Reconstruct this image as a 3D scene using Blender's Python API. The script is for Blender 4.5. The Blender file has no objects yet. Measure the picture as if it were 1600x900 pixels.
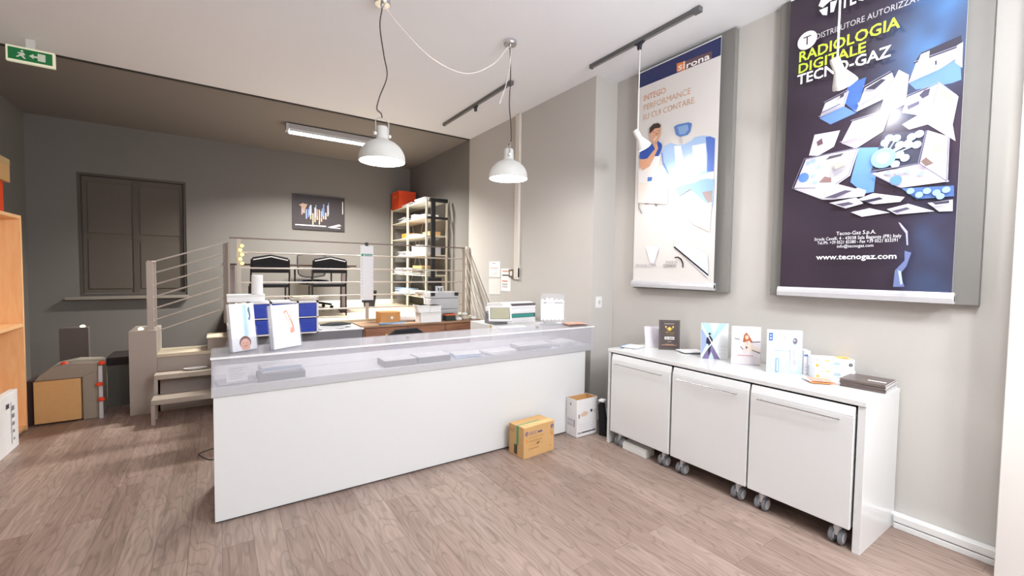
import bpy, bmesh, math, random
from mathutils import Vector, Matrix
from mathutils.geometry import tessellate_polygon
random.seed(7)
S = bpy.context.scene
COL = S.collection
PI = math.pi

# ---------------------------------------------------------------- camera
F_PX, YAW, PITCH, ROLL = 677.761, 0.5954097, 0.0411981, 0.0137786
def make_camera():
    cd = bpy.data.cameras.new('camera'); cam = bpy.data.objects.new('camera', cd); COL.objects.link(cam)
    cd.sensor_fit = 'HORIZONTAL'; cd.sensor_width = 36.0; cd.lens = F_PX/1600*36.0
    cd.clip_start = .05; cd.clip_end = 60
    fw = Vector((math.sin(YAW)*math.cos(PITCH), math.cos(YAW)*math.cos(PITCH), -math.sin(PITCH)))
    r = Vector((math.cos(YAW), -math.sin(YAW), 0)); u = r.cross(fw)
    c, s = math.cos(ROLL), math.sin(ROLL)
    r2 = c*r + s*u; u2 = -s*r + c*u
    m = Matrix((r2, u2, -fw)).transposed().to_4x4(); m.translation = Vector((0, 0, 1.6))
    cam.matrix_world = m
    S.camera = cam
make_camera()

# ---------------------------------------------------------------- world, exposure, unseen fill lights
w = bpy.data.worlds.new('world'); S.world = w; w.use_nodes = True
w.node_tree.nodes['Background'].inputs[0].default_value = (.9, .93, 1, 1)
w.node_tree.nodes['Background'].inputs[1].default_value = .25
S.view_settings.view_transform = 'Standard'; S.view_settings.look = 'None'
S.view_settings.exposure = 0.34; S.view_settings.gamma = 1.0; S.view_settings.use_curve_mapping = False

L_FILL_AREA, L_PEND, L_SPOT, L_TUBE, L_FILL_POINT = 4, 24, 13, 170, 114
def area(name, loc, rot, sx, sy, e, col=(.97, .98, 1), spread=PI):
    l = bpy.data.lights.new(name, 'AREA'); l.shape = 'RECTANGLE'; l.size = sx; l.size_y = sy
    l.energy = e; l.color = col; l.spread = spread
    o = bpy.data.objects.new(name, l); COL.objects.link(o); o.location = loc; o.rotation_euler = rot
    return o
# unseen fill lights added below the ceiling to brighten the counter front
area('fill_area_light', (0.9, -0.6, 3.58), (0, 0, 0), 1.5, .5, L_FILL_AREA)
area('fill_area_light', (2.2, -0.9, 3.58), (0, 0, 0), 1.5, .5, L_FILL_AREA)
area('fill_area_light', (1.7, 1.35, 3.60), (0, 0, 0), 1.2, .3, L_FILL_AREA*.8)

def fill_point(loc, e):
    l = bpy.data.lights.new('fill_point_light', 'POINT'); l.energy = e; l.color = (.93, .965, 1); l.shadow_soft_size = .15
    o = bpy.data.objects.new('fill_point_light', l); COL.objects.link(o); o.location = loc
# bare point lights added out of view to brighten ceiling and walls
fill_point((1.4, -1.4, 2.75), L_FILL_POINT*.9); fill_point((2.4, -1.0, 2.75), L_FILL_POINT*.8); fill_point((2.3, .2, 2.8), L_FILL_POINT*.5)

# ---------------------------------------------------------------- materials
def lin(c):
    c = c/255.0
    return c/12.92 if c <= .04045 else ((c+.055)/1.055)**2.4
def rgb(c): return (lin(c[0]), lin(c[1]), lin(c[2]), 1)
MATS = {}
def mat(name, c=(200, 200, 200), rough=.5, metal=0, var=.04, scale=30, bump=0, spec=.5, emit=None, es=0, coat=0):
    if name in MATS: return MATS[name]
    m = bpy.data.materials.new(name); m.use_nodes = True; nt = m.node_tree; N = nt.nodes; L = nt.links
    b = N['Principled BSDF']; b.inputs['Roughness'].default_value = rough; b.inputs['Metallic'].default_value = metal
    b.inputs['Specular IOR Level'].default_value = spec
    if coat: b.inputs['Coat Weight'].default_value = coat
    tc = N.new('ShaderNodeTexCoord'); no = N.new('ShaderNodeTexNoise'); no.inputs['Scale'].default_value = scale
    no.inputs['Detail'].default_value = 4
    L.new(tc.outputs['Object'], no.inputs['Vector'])
    mx = N.new('ShaderNodeMix'); mx.data_type = 'RGBA'; L.new(no.outputs['Fac'], mx.inputs['Factor'])
    a = rgb(c); mx.inputs['A'].default_value = tuple(x*(1-var) for x in a[:3])+(1,)
    mx.inputs['B'].default_value = tuple(min(1, x*(1+var)) for x in a[:3])+(1,)
    L.new(mx.outputs['Result'], b.inputs['Base Color'])
    if bump:
        bp = N.new('ShaderNodeBump'); bp.inputs['Strength'].default_value = bump; bp.inputs['Distance'].default_value = .002
        L.new(no.outputs['Fac'], bp.inputs['Height']); L.new(bp.outputs['Normal'], b.inputs['Normal'])
    if emit:
        b.inputs['Emission Color'].default_value = rgb(emit); b.inputs['Emission Strength'].default_value = es
    MATS[name] = m
    return m
def floor_mat():
    m = bpy.data.materials.new('wood_look_floor'); m.use_nodes = True; nt = m.node_tree; N = nt.nodes; L = nt.links
    b = N['Principled BSDF']
    tc = N.new('ShaderNodeTexCoord'); mp = N.new('ShaderNodeMapping'); mp.inputs['Rotation'].default_value = (0, 0, PI/2)
    L.new(tc.outputs['Object'], mp.inputs['Vector'])
    br = N.new('ShaderNodeTexBrick'); br.offset = .37; br.offset_frequency = 2
    br.inputs['Brick Width'].default_value = 1.22; br.inputs['Row Height'].default_value = .155
    br.inputs['Mortar Size'].default_value = .0012; br.inputs['Scale'].default_value = 1; br.inputs['Bias'].default_value = 0
    br.inputs['Mortar Smooth'].default_value = .3
    br.inputs['Color1'].default_value = (0, 0, 0, 1); br.inputs['Color2'].default_value = (1, 1, 1, 1)
    br.inputs['Mortar'].default_value = (.1, .1, .1, 1)
    L.new(mp.outputs[0], br.inputs['Vector'])
    cr = N.new('ShaderNodeValToRGB'); e = cr.color_ramp.elements
    e[0].color = rgb((144, 122, 111)); e[1].color = rgb((166, 145, 134))
    el = cr.color_ramp.elements.new(.5); el.color = rgb((155, 134, 123))
    L.new(br.outputs['Color'], cr.inputs[0])
    # grain streaks stretched along the planks, shifted per plank
    ms = N.new('ShaderNodeMapping'); ms.inputs['Scale'].default_value = (1.6, 22, 1)
    L.new(mp.outputs[0], ms.inputs['Vector'])
    ad = N.new('ShaderNodeVectorMath'); ad.operation = 'ADD'; sc = N.new('ShaderNodeVectorMath'); sc.operation = 'SCALE'
    sc.inputs['Scale'].default_value = 9; L.new(br.outputs['Color'], sc.inputs[0])
    L.new(ms.outputs[0], ad.inputs[0]); L.new(sc.outputs[0], ad.inputs[1])
    n1 = N.new('ShaderNodeTexNoise'); n1.inputs['Scale'].default_value = 1.6; n1.inputs['Detail'].default_value = 7
    n1.inputs['Distortion'].default_value = 1.3; L.new(ad.outputs[0], n1.inputs['Vector'])
    r1 = N.new('ShaderNodeMapRange'); r1.inputs['From Min'].default_value = .3; r1.inputs['From Max'].default_value = .72
    r1.inputs['To Min'].default_value = .74; r1.inputs['To Max'].default_value = 1.18; L.new(n1.outputs['Fac'], r1.inputs['Value'])
    # knots and cathedral rings
    mk = N.new('ShaderNodeMapping'); mk.inputs['Scale'].default_value = (2.1, 9, 1); L.new(mp.outputs[0], mk.inputs['Vector'])
    ad2 = N.new('ShaderNodeVectorMath'); ad2.operation = 'ADD'; L.new(mk.outputs[0], ad2.inputs[0]); L.new(sc.outputs[0], ad2.inputs[1])
    n2 = N.new('ShaderNodeTexNoise'); n2.inputs['Scale'].default_value = .9; n2.inputs['Detail'].default_value = 1
    L.new(ad2.outputs[0], n2.inputs['Vector'])
    mm = N.new('ShaderNodeMath'); mm.operation = 'MULTIPLY'; mm.inputs[1].default_value = 60; L.new(n2.outputs['Fac'], mm.inputs[0])
    sn = N.new('ShaderNodeMath'); sn.operation = 'SINE'; L.new(mm.outputs[0], sn.inputs[0])
    r2 = N.new('ShaderNodeMapRange'); r2.inputs['From Min'].default_value = .5; r2.inputs['From Max'].default_value = 1
    r2.inputs['To Min'].default_value = 1; r2.inputs['To Max'].default_value = .8; L.new(sn.outputs[0], r2.inputs['Value'])
    m1 = N.new('ShaderNodeMath'); m1.operation = 'MULTIPLY'; L.new(r1.outputs[0], m1.inputs[0]); L.new(r2.outputs[0], m1.inputs[1])
    hs = N.new('ShaderNodeVectorMath'); hs.operation = 'SCALE'; L.new(cr.outputs[0], hs.inputs[0]); L.new(m1.outputs[0], hs.inputs['Scale'])
    mo = N.new('ShaderNodeMix'); mo.data_type = 'RGBA'; L.new(br.outputs['Fac'], mo.inputs['Factor'])
    L.new(hs.outputs[0], mo.inputs['A']); mo.inputs['B'].default_value = rgb((105, 86, 78))
    L.new(mo.outputs['Result'], b.inputs['Base Color'])
    b.inputs['Roughness'].default_value = .42
    bp = N.new('ShaderNodeBump'); bp.inputs['Strength'].default_value = .12; bp.inputs['Distance'].default_value = .002
    L.new(m1.outputs[0], bp.inputs['Height']); L.new(bp.outputs[0], b.inputs['Normal'])
    return m
def wood_mat(name, c1, c2, rot=0, rough=.5):
    if name in MATS: return MATS[name]
    m = bpy.data.materials.new(name); m.use_nodes = True; nt = m.node_tree; N = nt.nodes; L = nt.links
    b = N['Principled BSDF']; b.inputs['Roughness'].default_value = rough
    tc = N.new('ShaderNodeTexCoord'); mp = N.new('ShaderNodeMapping')
    mp.inputs['Scale'].default_value = (1.5, 14, 14) if rot == 0 else (14, 14, 1.5)
    L.new(tc.outputs['Object'], mp.inputs['Vector'])
    n = N.new('ShaderNodeTexNoise'); n.inputs['Scale'].default_value = 2; n.inputs['Detail'].default_value = 6; n.inputs['Distortion'].default_value = .8
    L.new(mp.outputs[0], n.inputs['Vector'])
    cr = N.new('ShaderNodeValToRGB'); cr.color_ramp.elements[0].color = rgb(c1); cr.color_ramp.elements[1].color = rgb(c2)
    cr.color_ramp.elements[0].position = .3; cr.color_ramp.elements[1].position = .7
    L.new(n.outputs['Fac'], cr.inputs[0]); L.new(cr.outputs[0], b.inputs['Base Color'])
    MATS[name] = m
    return m
def print_mat(name, rough=.35, spec=.5):
    if name in MATS: return MATS[name]
    m = bpy.data.materials.new(name); m.use_nodes = True; nt = m.node_tree
    b = nt.nodes['Principled BSDF']; b.inputs['Roughness'].default_value = rough; b.inputs['Specular IOR Level'].default_value = spec
    a = nt.nodes.new('ShaderNodeAttribute'); a.attribute_name = 'Ink'
    nt.links.new(a.outputs['Color'], b.inputs['Base Color'])
    MATS[name] = m
    return m
def sheer_mat(name, c, see, rough=.15, tcol=(252, 252, 253)):
    """clear or frosted acrylic sheet: see = share of light passing straight through"""
    if name in MATS: return MATS[name]
    m = bpy.data.materials.new(name); m.use_nodes = True; nt = m.node_tree; N = nt.nodes
    b = N['Principled BSDF']; b.inputs['Base Color'].default_value = rgb(c); b.inputs['Roughness'].default_value = rough
    t = N.new('ShaderNodeBsdfTransparent'); t.inputs[0].default_value = rgb(tcol)
    mx = N.new('ShaderNodeMixShader'); mx.inputs[0].default_value = 1-see
    nt.links.new(t.outputs[0], mx.inputs[1]); nt.links.new(b.outputs[0], mx.inputs[2])
    nt.links.new(mx.outputs[0], N['Material Output'].inputs['Surface'])
    MATS[name] = m
    return m

M_WALL = mat('greige_wall', (195, 191, 186), .85, scale=60, var=.02, bump=.15)
M_CEIL = mat('ceiling_paint', (242, 243, 247), .9, scale=40, var=.015, bump=.1)
M_DARK = mat('taupe_wall', (126, 122, 118), .85, scale=50, var=.03, bump=.15)
M_DKCL = mat('taupe_ceiling', (138, 131, 126), .9, scale=50, var=.03)
M_WHITE = mat('white_laminate', (225, 226, 226), .22, var=.008, scale=5, coat=.2)
M_WMATT = mat('white_matt', (228, 228, 226), .6, var=.01)
M_PAPER = mat('paper_white', (242, 242, 244), .8, var=.02)
M_ALU = mat('brushed_aluminium', (196, 197, 202), .4, .25, var=.05, scale=80)
M_CHROME = mat('chrome', (215, 215, 218), .18, 1, var=.01)
M_STEEL = mat('satin_steel', (172, 168, 162), .4, .5, var=.05)
M_BLACK = mat('black_plastic', (24, 24, 28), .45, var=.1)
M_FABRIC = mat('black_fabric', (20, 20, 26), .9, var=.2, scale=200, bump=.3)
M_CARD = mat('cardboard', (208, 166, 112), .85, var=.06, scale=25, bump=.1)
M_CARDD = mat('cardboard_tan', (196, 168, 122), .85, var=.06, scale=25)
M_GREY = mat('grey_plastic', (128, 130, 134), .5, var=.04)
M_LGREY = mat('light_grey_plastic', (190, 191, 196), .45, var=.03)
M_PANEL = mat('panel_grey', (128, 125, 121), .6, var=.03, scale=20)
M_PRINT = print_mat('glossy_print', .27, .6)
M_PRINTM = print_mat('matt_print', .6, .3)

# ---------------------------------------------------------------- mesh helpers
def link(o, parent=None):
    COL.objects.link(o)
    if parent is not None: o.parent = parent
    return o
class MB:
    """collects shapes in local coordinates, then builds ONE mesh object"""
    def __init__(s): s.bm = bmesh.new(); s.mi = 0
    def _add(s, vs, fs, smooth=False):
        bv = [s.bm.verts.new(v) for v in vs]
        for f in fs:
            try:
                fc = s.bm.faces.new([bv[i] for i in f]); fc.material_index = s.mi; fc.smooth = smooth
            except ValueError: pass
        return bv
    def m(s, i): s.mi = i; return s
    def box(s, x0, x1, y0, y1, z0, z1, M=None):
        vs = [Vector((x, y, z)) for z in (z0, z1) for y in (y0, y1) for x in (x0, x1)]
        if M is not None: vs = [M @ v for v in vs]
        s._add(vs, [(0, 2, 3, 1), (4, 5, 7, 6), (0, 1, 5, 4), (2, 6, 7, 3), (0, 4, 6, 2), (1, 3, 7, 5)]); return s
    def bar(s, p, q, w, h=None, up=(0, 0, 1)):
        p = Vector(p); q = Vector(q); h = h or w
        d = (q-p).normalized(); u = Vector(up)
        if abs(d.dot(u)) > .99: u = Vector((0, 1, 0))
        a = d.cross(u).normalized()*w/2; b = a.cross(d).normalized()*h/2
        vs = [c+i*a+j*b for c in (p, q) for j in (-1, 1) for i in (-1, 1)]
        s._add(vs, [(0, 2, 3, 1), (4, 5, 7, 6), (0, 1, 5, 4), (2, 6, 7, 3), (0, 4, 6, 2), (1, 3, 7, 5)]); return s
    def tube(s, pts, r, n=10, cap=True):
        pts = [Vector(p) for p in pts]; rings = []
        prev = None
        for i, p in enumerate(pts):
            d = (pts[min(i+1, len(pts)-1)]-pts[max(i-1, 0)]).normalized()
            if prev is None:
                prev = d.orthogonal().normalized()
            a = (prev - d*prev.dot(d)).normalized(); prev = a; b = d.cross(a)
            rr = r[i] if isinstance(r, (list, tuple)) else r
            rings.append([p+(a*math.cos(t)+b*math.sin(t))*rr for t in [2*PI*k/n for k in range(n)]])
        vs = [v for R in rings for v in R]; fs = []
        for i in range(len(pts)-1):
            for k in range(n): fs.append((i*n+k, i*n+(k+1) % n, (i+1)*n+(k+1) % n, (i+1)*n+k))
        if cap: fs.append(tuple(range(n))[::-1]); fs.append(tuple((len(pts)-1)*n+k for k in range(n)))
        s._add(vs, fs, True); return s
    def lathe(s, prof, n=32, M=None, cap=False):
        """prof: (radius, z) pairs round the z axis"""
        vs = [Vector((r*math.cos(2*PI*k/n), r*math.sin(2*PI*k/n), z)) for r, z in prof for k in range(n)]
        if M is not None: vs = [M @ v for v in vs]
        fs = []
        for i in range(len(prof)-1):
            for k in range(n): fs.append((i*n+k, i*n+(k+1) % n, (i+1)*n+(k+1) % n, (i+1)*n+k))
        if cap: fs.append(tuple(range(n))[::-1]); fs.append(tuple((len(prof)-1)*n+k for k in range(n)))
        s._add(vs, fs, True); return s
    def prism(s, pts, axis, a, b, M=None):
        """2-D outline extruded along axis from a to b ('x': pts are y,z; 'y': x,z; 'z': x,y)"""
        def V(p, t):
            v = Vector((t, p[0], p[1])) if axis == 'x' else Vector((p[0], t, p[1])) if axis == 'y' else Vector((p[0], p[1], t))
            return M @ v if M is not None else v
        n = len(pts); vs = [V(p, a) for p in pts]+[V(p, b) for p in pts]
        s._add(vs, [tuple(range(n)), tuple(range(2*n-1, n-1, -1))]+[(i, (i+1) % n, n+(i+1) % n, n+i) for i in range(n)]); return s
    def build(s, name, mats, parent=None, bevel=0, seg=2, loc=None, rotz=None):
        bmesh.ops.recalc_face_normals(s.bm, faces=s.bm.faces[:])
        me = bpy.data.meshes.new(name); s.bm.to_mesh(me); s.bm.free()
        for q in (mats if isinstance(mats, (list, tuple)) else [mats]): me.materials.append(q)
        if any(p.use_smooth for p in me.polygons): me.set_sharp_from_angle(angle=math.radians(40))
        o = bpy.data.objects.new(name, me); link(o, parent)
        if loc is not None: o.location = loc
        if rotz is not None: o.rotation_euler = (0, 0, rotz)
        if bevel:
            b = o.modifiers.new('bevel', 'BEVEL'); b.width = bevel; b.segments = seg; b.limit_method = 'ANGLE'; b.angle_limit = math.radians(50)
        return o
def tag(o, label=None, cat=None, group=None, kind=None):
    if label: o['label'] = label
    if cat: o['category'] = cat
    if group: o['group'] = group
    if kind: o['kind'] = kind
    return o
def thing(name, label, cat, loc=(0, 0, 0), rotz=0, group=None):
    o = bpy.data.objects.new(name, None); COL.objects.link(o); o.empty_display_size = .1
    o.location = loc; o.rotation_euler = (0, 0, rotz)
    return tag(o, label, cat, group)
def struct(name, mb, m, parent=None, bevel=0):
    o = mb.build(name, m, parent, bevel)
    if parent is None: o['kind'] = 'structure'
    return o
def copy_tree(o, parent=None):
    c = o.copy(); COL.objects.link(c); c.parent = parent
    for ch in list(o.children): copy_tree(ch, c)
    return c
def smooth_path(pts, k=6):
    """Catmull-Rom through the points"""
    P = [Vector(p) for p in pts]; P = [2*P[0]-P[1]]+P+[2*P[-1]-P[-2]]; out = []
    for i in range(1, len(P)-2):
        for j in range(k):
            t = j/k; a, b, c, d = P[i-1:i+3]
            out.append(.5*((2*b)+(c-a)*t+(2*a-5*b+4*c-d)*t*t+(3*b-a-3*c+d)*t**3))
    out.append(P[-2]); return out

# ---------------------------------------------------------------- printed matter: inks on one thin sheet
_T = {}
def text_tris(s, bold=False):
    if (s, bold) in _T: return _T[(s, bold)]
    cu = bpy.data.curves.new('t', 'FONT'); cu.body = s; cu.resolution_u = 2; cu.offset = .018 if bold else 0
    o = bpy.data.objects.new('t', cu); COL.objects.link(o)
    dg = bpy.context.evaluated_depsgraph_get(); me = o.evaluated_get(dg).to_mesh()
    me.calc_loop_triangles()
    vs = [tuple(v.co)[:2] for v in me.vertices]; ts = [tuple(t.vertices) for t in me.loop_triangles]
    o.evaluated_get(dg).to_mesh_clear(); bpy.data.objects.remove(o); bpy.data.curves.remove(cu)
    x0 = min(v[0] for v in vs); x1 = max(v[0] for v in vs); y0 = 0.0; y1 = .7
    vs = [((a-x0)/(x1-x0), (b-y0)/(y1-y0)) for a, b in vs]
    _T[(s, bold)] = (vs, ts); return vs, ts
class Print:
    """u to the right, v up; O + u*R + v*U, ink layers stacked along the normal by hairs"""
    def __init__(s, O=(0, 0, 0), R=(1, 0, 0), U=(0, 0, 1), step=.00035, clip=None):
        s.O = Vector(O); s.R = Vector(R).normalized(); s.U = Vector(U).normalized(); s.N = s.R.cross(s.U).normalized()
        s.k = 0; s.step = step; s.vs = []; s.fs = []; s.cs = []; s.clip = clip
    def _v(s, u, v, l=None):
        if s.clip: u = min(max(u, s.clip[0]), s.clip[1]); v = min(max(v, s.clip[2]), s.clip[3])
        return s.O+s.R*u+s.U*v+s.N*(s.step*(l if l is not None else s.k))
    def tris(s, pts, ts, col):
        b = len(s.vs); s.vs += [s._v(*p) for p in pts]; c = rgb(col)
        s.fs += [tuple(b+i for i in t) for t in ts]; s.cs += [c]*len(pts); s.k += 1
    def poly(s, col, pts):
        ts = tessellate_polygon([[Vector((a, b, 0)) for a, b in pts]]); s.tris(pts, ts, col); return s
    def rect(s, col, u0, v0, u1, v1): return s.poly(col, [(u0, v0), (u1, v0), (u1, v1), (u0, v1)])
    def circle(s, col, c, r, n=20, ry=None):
        ry = ry or r; return s.poly(col, [(c[0]+r*math.cos(2*PI*i/n), c[1]+ry*math.sin(2*PI*i/n)) for i in range(n)])
    def line(s, col, a, b, w):
        a = Vector(a); b = Vector(b); d = (b-a).normalized(); n = Vector((-d.y, d.x))*w/2
        return s.poly(col, [tuple(a-n), tuple(b-n), tuple(b+n), tuple(a+n)])
    def text(s, col, t, u, v, w, h):
        vs, ts = text_tris(t, h > .06 or t.startswith('www') or t == 'rona'); s.tris([(u+a*w, v+b*h) for a, b in vs], ts, col); return s
    def grid(s, fn, u0, v0, u1, v1, nu, nv):
        b = len(s.vs)
        for j in range(nv+1):
            for i in range(nu+1):
                a = i/nu; c = j/nv; s.vs.append(s._v(u0+(u1-u0)*a, v0+(v1-v0)*c)); s.cs.append(rgb(fn(a, c)))
        for j in range(nv):
            for i in range(nu):
                q = b+j*(nu+1)+i; s.fs += [(q, q+1, q+nu+2, q+nu+1)]
        s.k += 1; return s
    def items(s, L):
        for it in L:
            if it[0] == 'p': s.poly(it[1], it[2])
            elif it[0] == 't': s.text(*it[1:])
            elif it[0] == 'c': s.circle(it[1], it[2], it[3])
            elif it[0] == 'l': s.line(it[1], it[2], it[3], it[4])
        return s
    def build(s, name, m, parent=None):
        me = bpy.data.meshes.new(name); me.from_pydata([tuple(v) for v in s.vs], [], s.fs)
        ca = me.color_attributes.new('Ink', 'FLOAT_COLOR', 'POINT')
        for i, c in enumerate(s.cs): ca.data[i].color = c
        me.materials.append(m); me.update()
        o = bpy.data.objects.new(name, me); return link(o, parent)

# ================================================================ PRINTED ARTWORK (banner-local metres: u right, v up)
ART_ONE = [
  ('p', (38, 46, 98), [(-0.009, 2.142), (0.871, 2.105), (0.877, 1.936), (-0.003, 1.948)]),
  ('p', (104, 78, 84), [(0.531, 2.016), (0.785, 2.005), (0.787, 1.939), (0.533, 1.939)]),
  ('p', (232, 130, 60), [(0.442, 2.028), (0.531, 2.016), (0.533, 1.939), (0.444, 1.95)]),
  ('t', (240, 225, 215), 'si', 0.457, 1.954, 0.071, 0.07),
  ('t', (250, 250, 250), 'rona', 0.544, 1.945, 0.224, 0.055),
  ('t', (225, 150, 95), 'INTEGO', 0.078, 1.801, 0.254, 0.055),
  ('t', (214, 170, 135), 'PERFORMANCE', 0.081, 1.708, 0.515, 0.055),
  ('t', (214, 170, 135), 'SU CUI CONTARE.', 0.075, 1.615, 0.57, 0.055),
  ('p', (168, 196, 232), [(0.307, 1.25), (0.339, 1.307), (0.403, 1.32), (0.477, 1.285), (0.548, 1.274), (0.615, 1.291), (0.648, 1.313), (0.729, 1.308), (0.793, 1.286), (0.841, 1.257), (0.839, 0.982), (0.693, 0.97), (0.558, 0.973), (0.395, 1.027), (0.325, 1.15)]),
  ('p', (88, 120, 200), [(0.754, 1.288), (0.793, 1.286), (0.841, 1.257), (0.839, 0.982), (0.776, 0.989), (0.775, 1.138)]),
  ('p', (228, 232, 244), [(0.441, 1.284), (0.513, 1.272), (0.543, 1.14), (0.548, 1.001), (0.465, 1.108)]),
  ('p', (238, 236, 246), [(0.625, 1.244), (0.756, 1.237), (0.769, 1.096), (0.764, 1.002), (0.658, 1.028)]),
  ('p', (120, 150, 205), [(0.303, 1.251), (0.317, 1.249), (0.334, 1.156), (0.399, 1.034), (0.385, 1.032), (0.32, 1.143)]),
  ('p', (92, 130, 196), [(0.435, 1.46), (0.471, 1.47), (0.584, 1.46), (0.619, 1.44), (0.606, 1.376), (0.579, 1.35), (0.501, 1.351), (0.46, 1.38)]),
  ('p', (138, 172, 216), [(0.472, 1.447), (0.576, 1.443), (0.586, 1.395), (0.553, 1.366), (0.496, 1.372)]),
  ('p', (200, 200, 205), [(0.493, 1.35), (0.519, 1.343), (0.534, 1.287), (0.508, 1.291)]),
  ('p', (214, 188, 186), [(0.394, 1.042), (0.467, 1.036), (0.523, 0.982), (0.461, 0.969), (0.391, 0.988)]),
  ('p', (240, 225, 215), [(0.693, 0.955), (0.835, 0.975), (0.837, 0.917), (0.702, 0.927)]),
  ('p', (146, 182, 228), [(0.467, 0.89), (0.592, 0.923), (0.765, 0.932), (0.848, 0.915), (0.838, 0.679), (0.772, 0.728), (0.708, 0.785), (0.626, 0.863), (0.512, 0.814)]),
  ('p', (196, 182, 178), [(0.533, 0.954), (0.671, 0.957), (0.742, 0.936), (0.673, 0.914), (0.543, 0.908)]),
  ('p', (160, 142, 142), [(0.738, 0.819), (0.833, 0.82), (0.834, 0.679), (0.771, 0.756)]),
  ('p', (236, 232, 232), [(0.586, 0.62), (0.679, 0.721), (0.832, 0.718), (0.819, 0.471), (0.653, 0.553)]),
  ('p', (205, 203, 206), [(0.579, 0.621), (0.648, 0.706), (0.832, 0.721), (0.833, 0.712), (0.656, 0.698), (0.591, 0.614)]),
  ('p', (220, 228, 238), [(0.472, 0.461), (0.81, 0.275), (0.822, 0.071), (0.476, 0.356)]),
  ('p', (24, 24, 34), [(0.469, 0.353), (0.483, 0.359), (0.824, 0.106), (0.82, 0.092)]),
  ('p', (24, 24, 34), [(0.483, 0.262), (0.522, 0.265), (0.557, 0.245), (0.578, 0.205), (0.578, 0.163), (0.568, 0.163), (0.565, 0.202), (0.547, 0.234), (0.519, 0.254), (0.485, 0.253)]),
  ('p', (120, 112, 112), [(0.127, 0.804), (0.24, 0.801), (0.279, 0.756), (0.268, 0.746), (0.231, 0.786), (0.132, 0.788)]),
  ('p', (150, 150, 155), [(0.047, 0.802), (0.063, 0.8), (0.065, 0.76), (0.101, 0.699), (0.091, 0.695), (0.053, 0.753)]),
  ('p', (232, 232, 240), [(0.151, 0.374), (0.314, 0.361), (0.263, 0.204), (0.215, 0.204)]),
  ('p', (236, 226, 218), [(0.04, 1.144), (0.231, 1.181), (0.385, 0.985), (0.392, 0.756), (0.047, 0.81)]),
  ('p', (240, 236, 234), [(0.178, 1.145), (0.235, 1.232), (0.303, 1.234), (0.283, 1.126), (0.234, 0.98), (0.048, 1.008), (0.044, 1.135), (0.108, 1.116)]),
  ('p', (52, 88, 176), [(0.048, 1.27), (0.069, 1.349), (0.15, 1.389), (0.207, 1.348), (0.235, 1.297), (0.265, 1.371), (0.309, 1.333), (0.315, 1.304), (0.307, 1.274), (0.279, 1.223), (0.215, 1.236), (0.187, 1.176), (0.156, 1.215), (0.051, 1.245)]),
  ('p', (226, 172, 140), [(0.168, 1.476), (0.226, 1.502), (0.29, 1.493), (0.295, 1.428), (0.265, 1.375), (0.251, 1.358), (0.196, 1.362), (0.175, 1.408)]),
  ('p', (62, 42, 34), [(0.165, 1.46), (0.166, 1.517), (0.21, 1.545), (0.264, 1.539), (0.294, 1.512), (0.287, 1.488), (0.229, 1.496), (0.188, 1.471)]),
  ('p', (226, 172, 140), [(0.057, 1.234), (0.15, 1.228), (0.238, 1.304), (0.212, 1.347), (0.259, 1.347), (0.272, 1.297), (0.178, 1.145), (0.097, 1.122), (0.059, 1.166)]),
  ('p', (245, 240, 240), [(0.215, 1.399), (0.244, 1.398), (0.238, 1.385), (0.218, 1.387)]),
  ('p', (120, 70, 60), [(0.236, 1.441), (0.265, 1.443), (0.267, 1.438), (0.238, 1.435)]),
  ('p', (70, 46, 40), [(0.204, 1.467), (0.224, 1.468), (0.226, 1.464), (0.206, 1.462)]),
  ('p', (70, 46, 40), [(0.259, 1.464), (0.278, 1.464), (0.279, 1.46), (0.261, 1.46)]),
  ('p', (250, 246, 244), [(0.231, 1.411), (0.261, 1.411), (0.255, 1.402), (0.235, 1.404)]),
  ('p', (200, 146, 118), [(0.24, 1.458), (0.248, 1.427), (0.237, 1.428)]),
  ('p', (90, 130, 200), [(0.161, 1.045), (0.217, 1.036), (0.208, 1.0), (0.158, 1.004)]),
  ('t', (170, 168, 172), 'SIRONA.COM', 0.037, 0.167, 0.25, 0.032),
  ('t', (150, 148, 152), 'MADE IN', 0.396, 0.199, 0.12, 0.028),
  ('t', (90, 90, 96), 'GERMANY', 0.367, 0.165, 0.146, 0.03),
]
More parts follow.
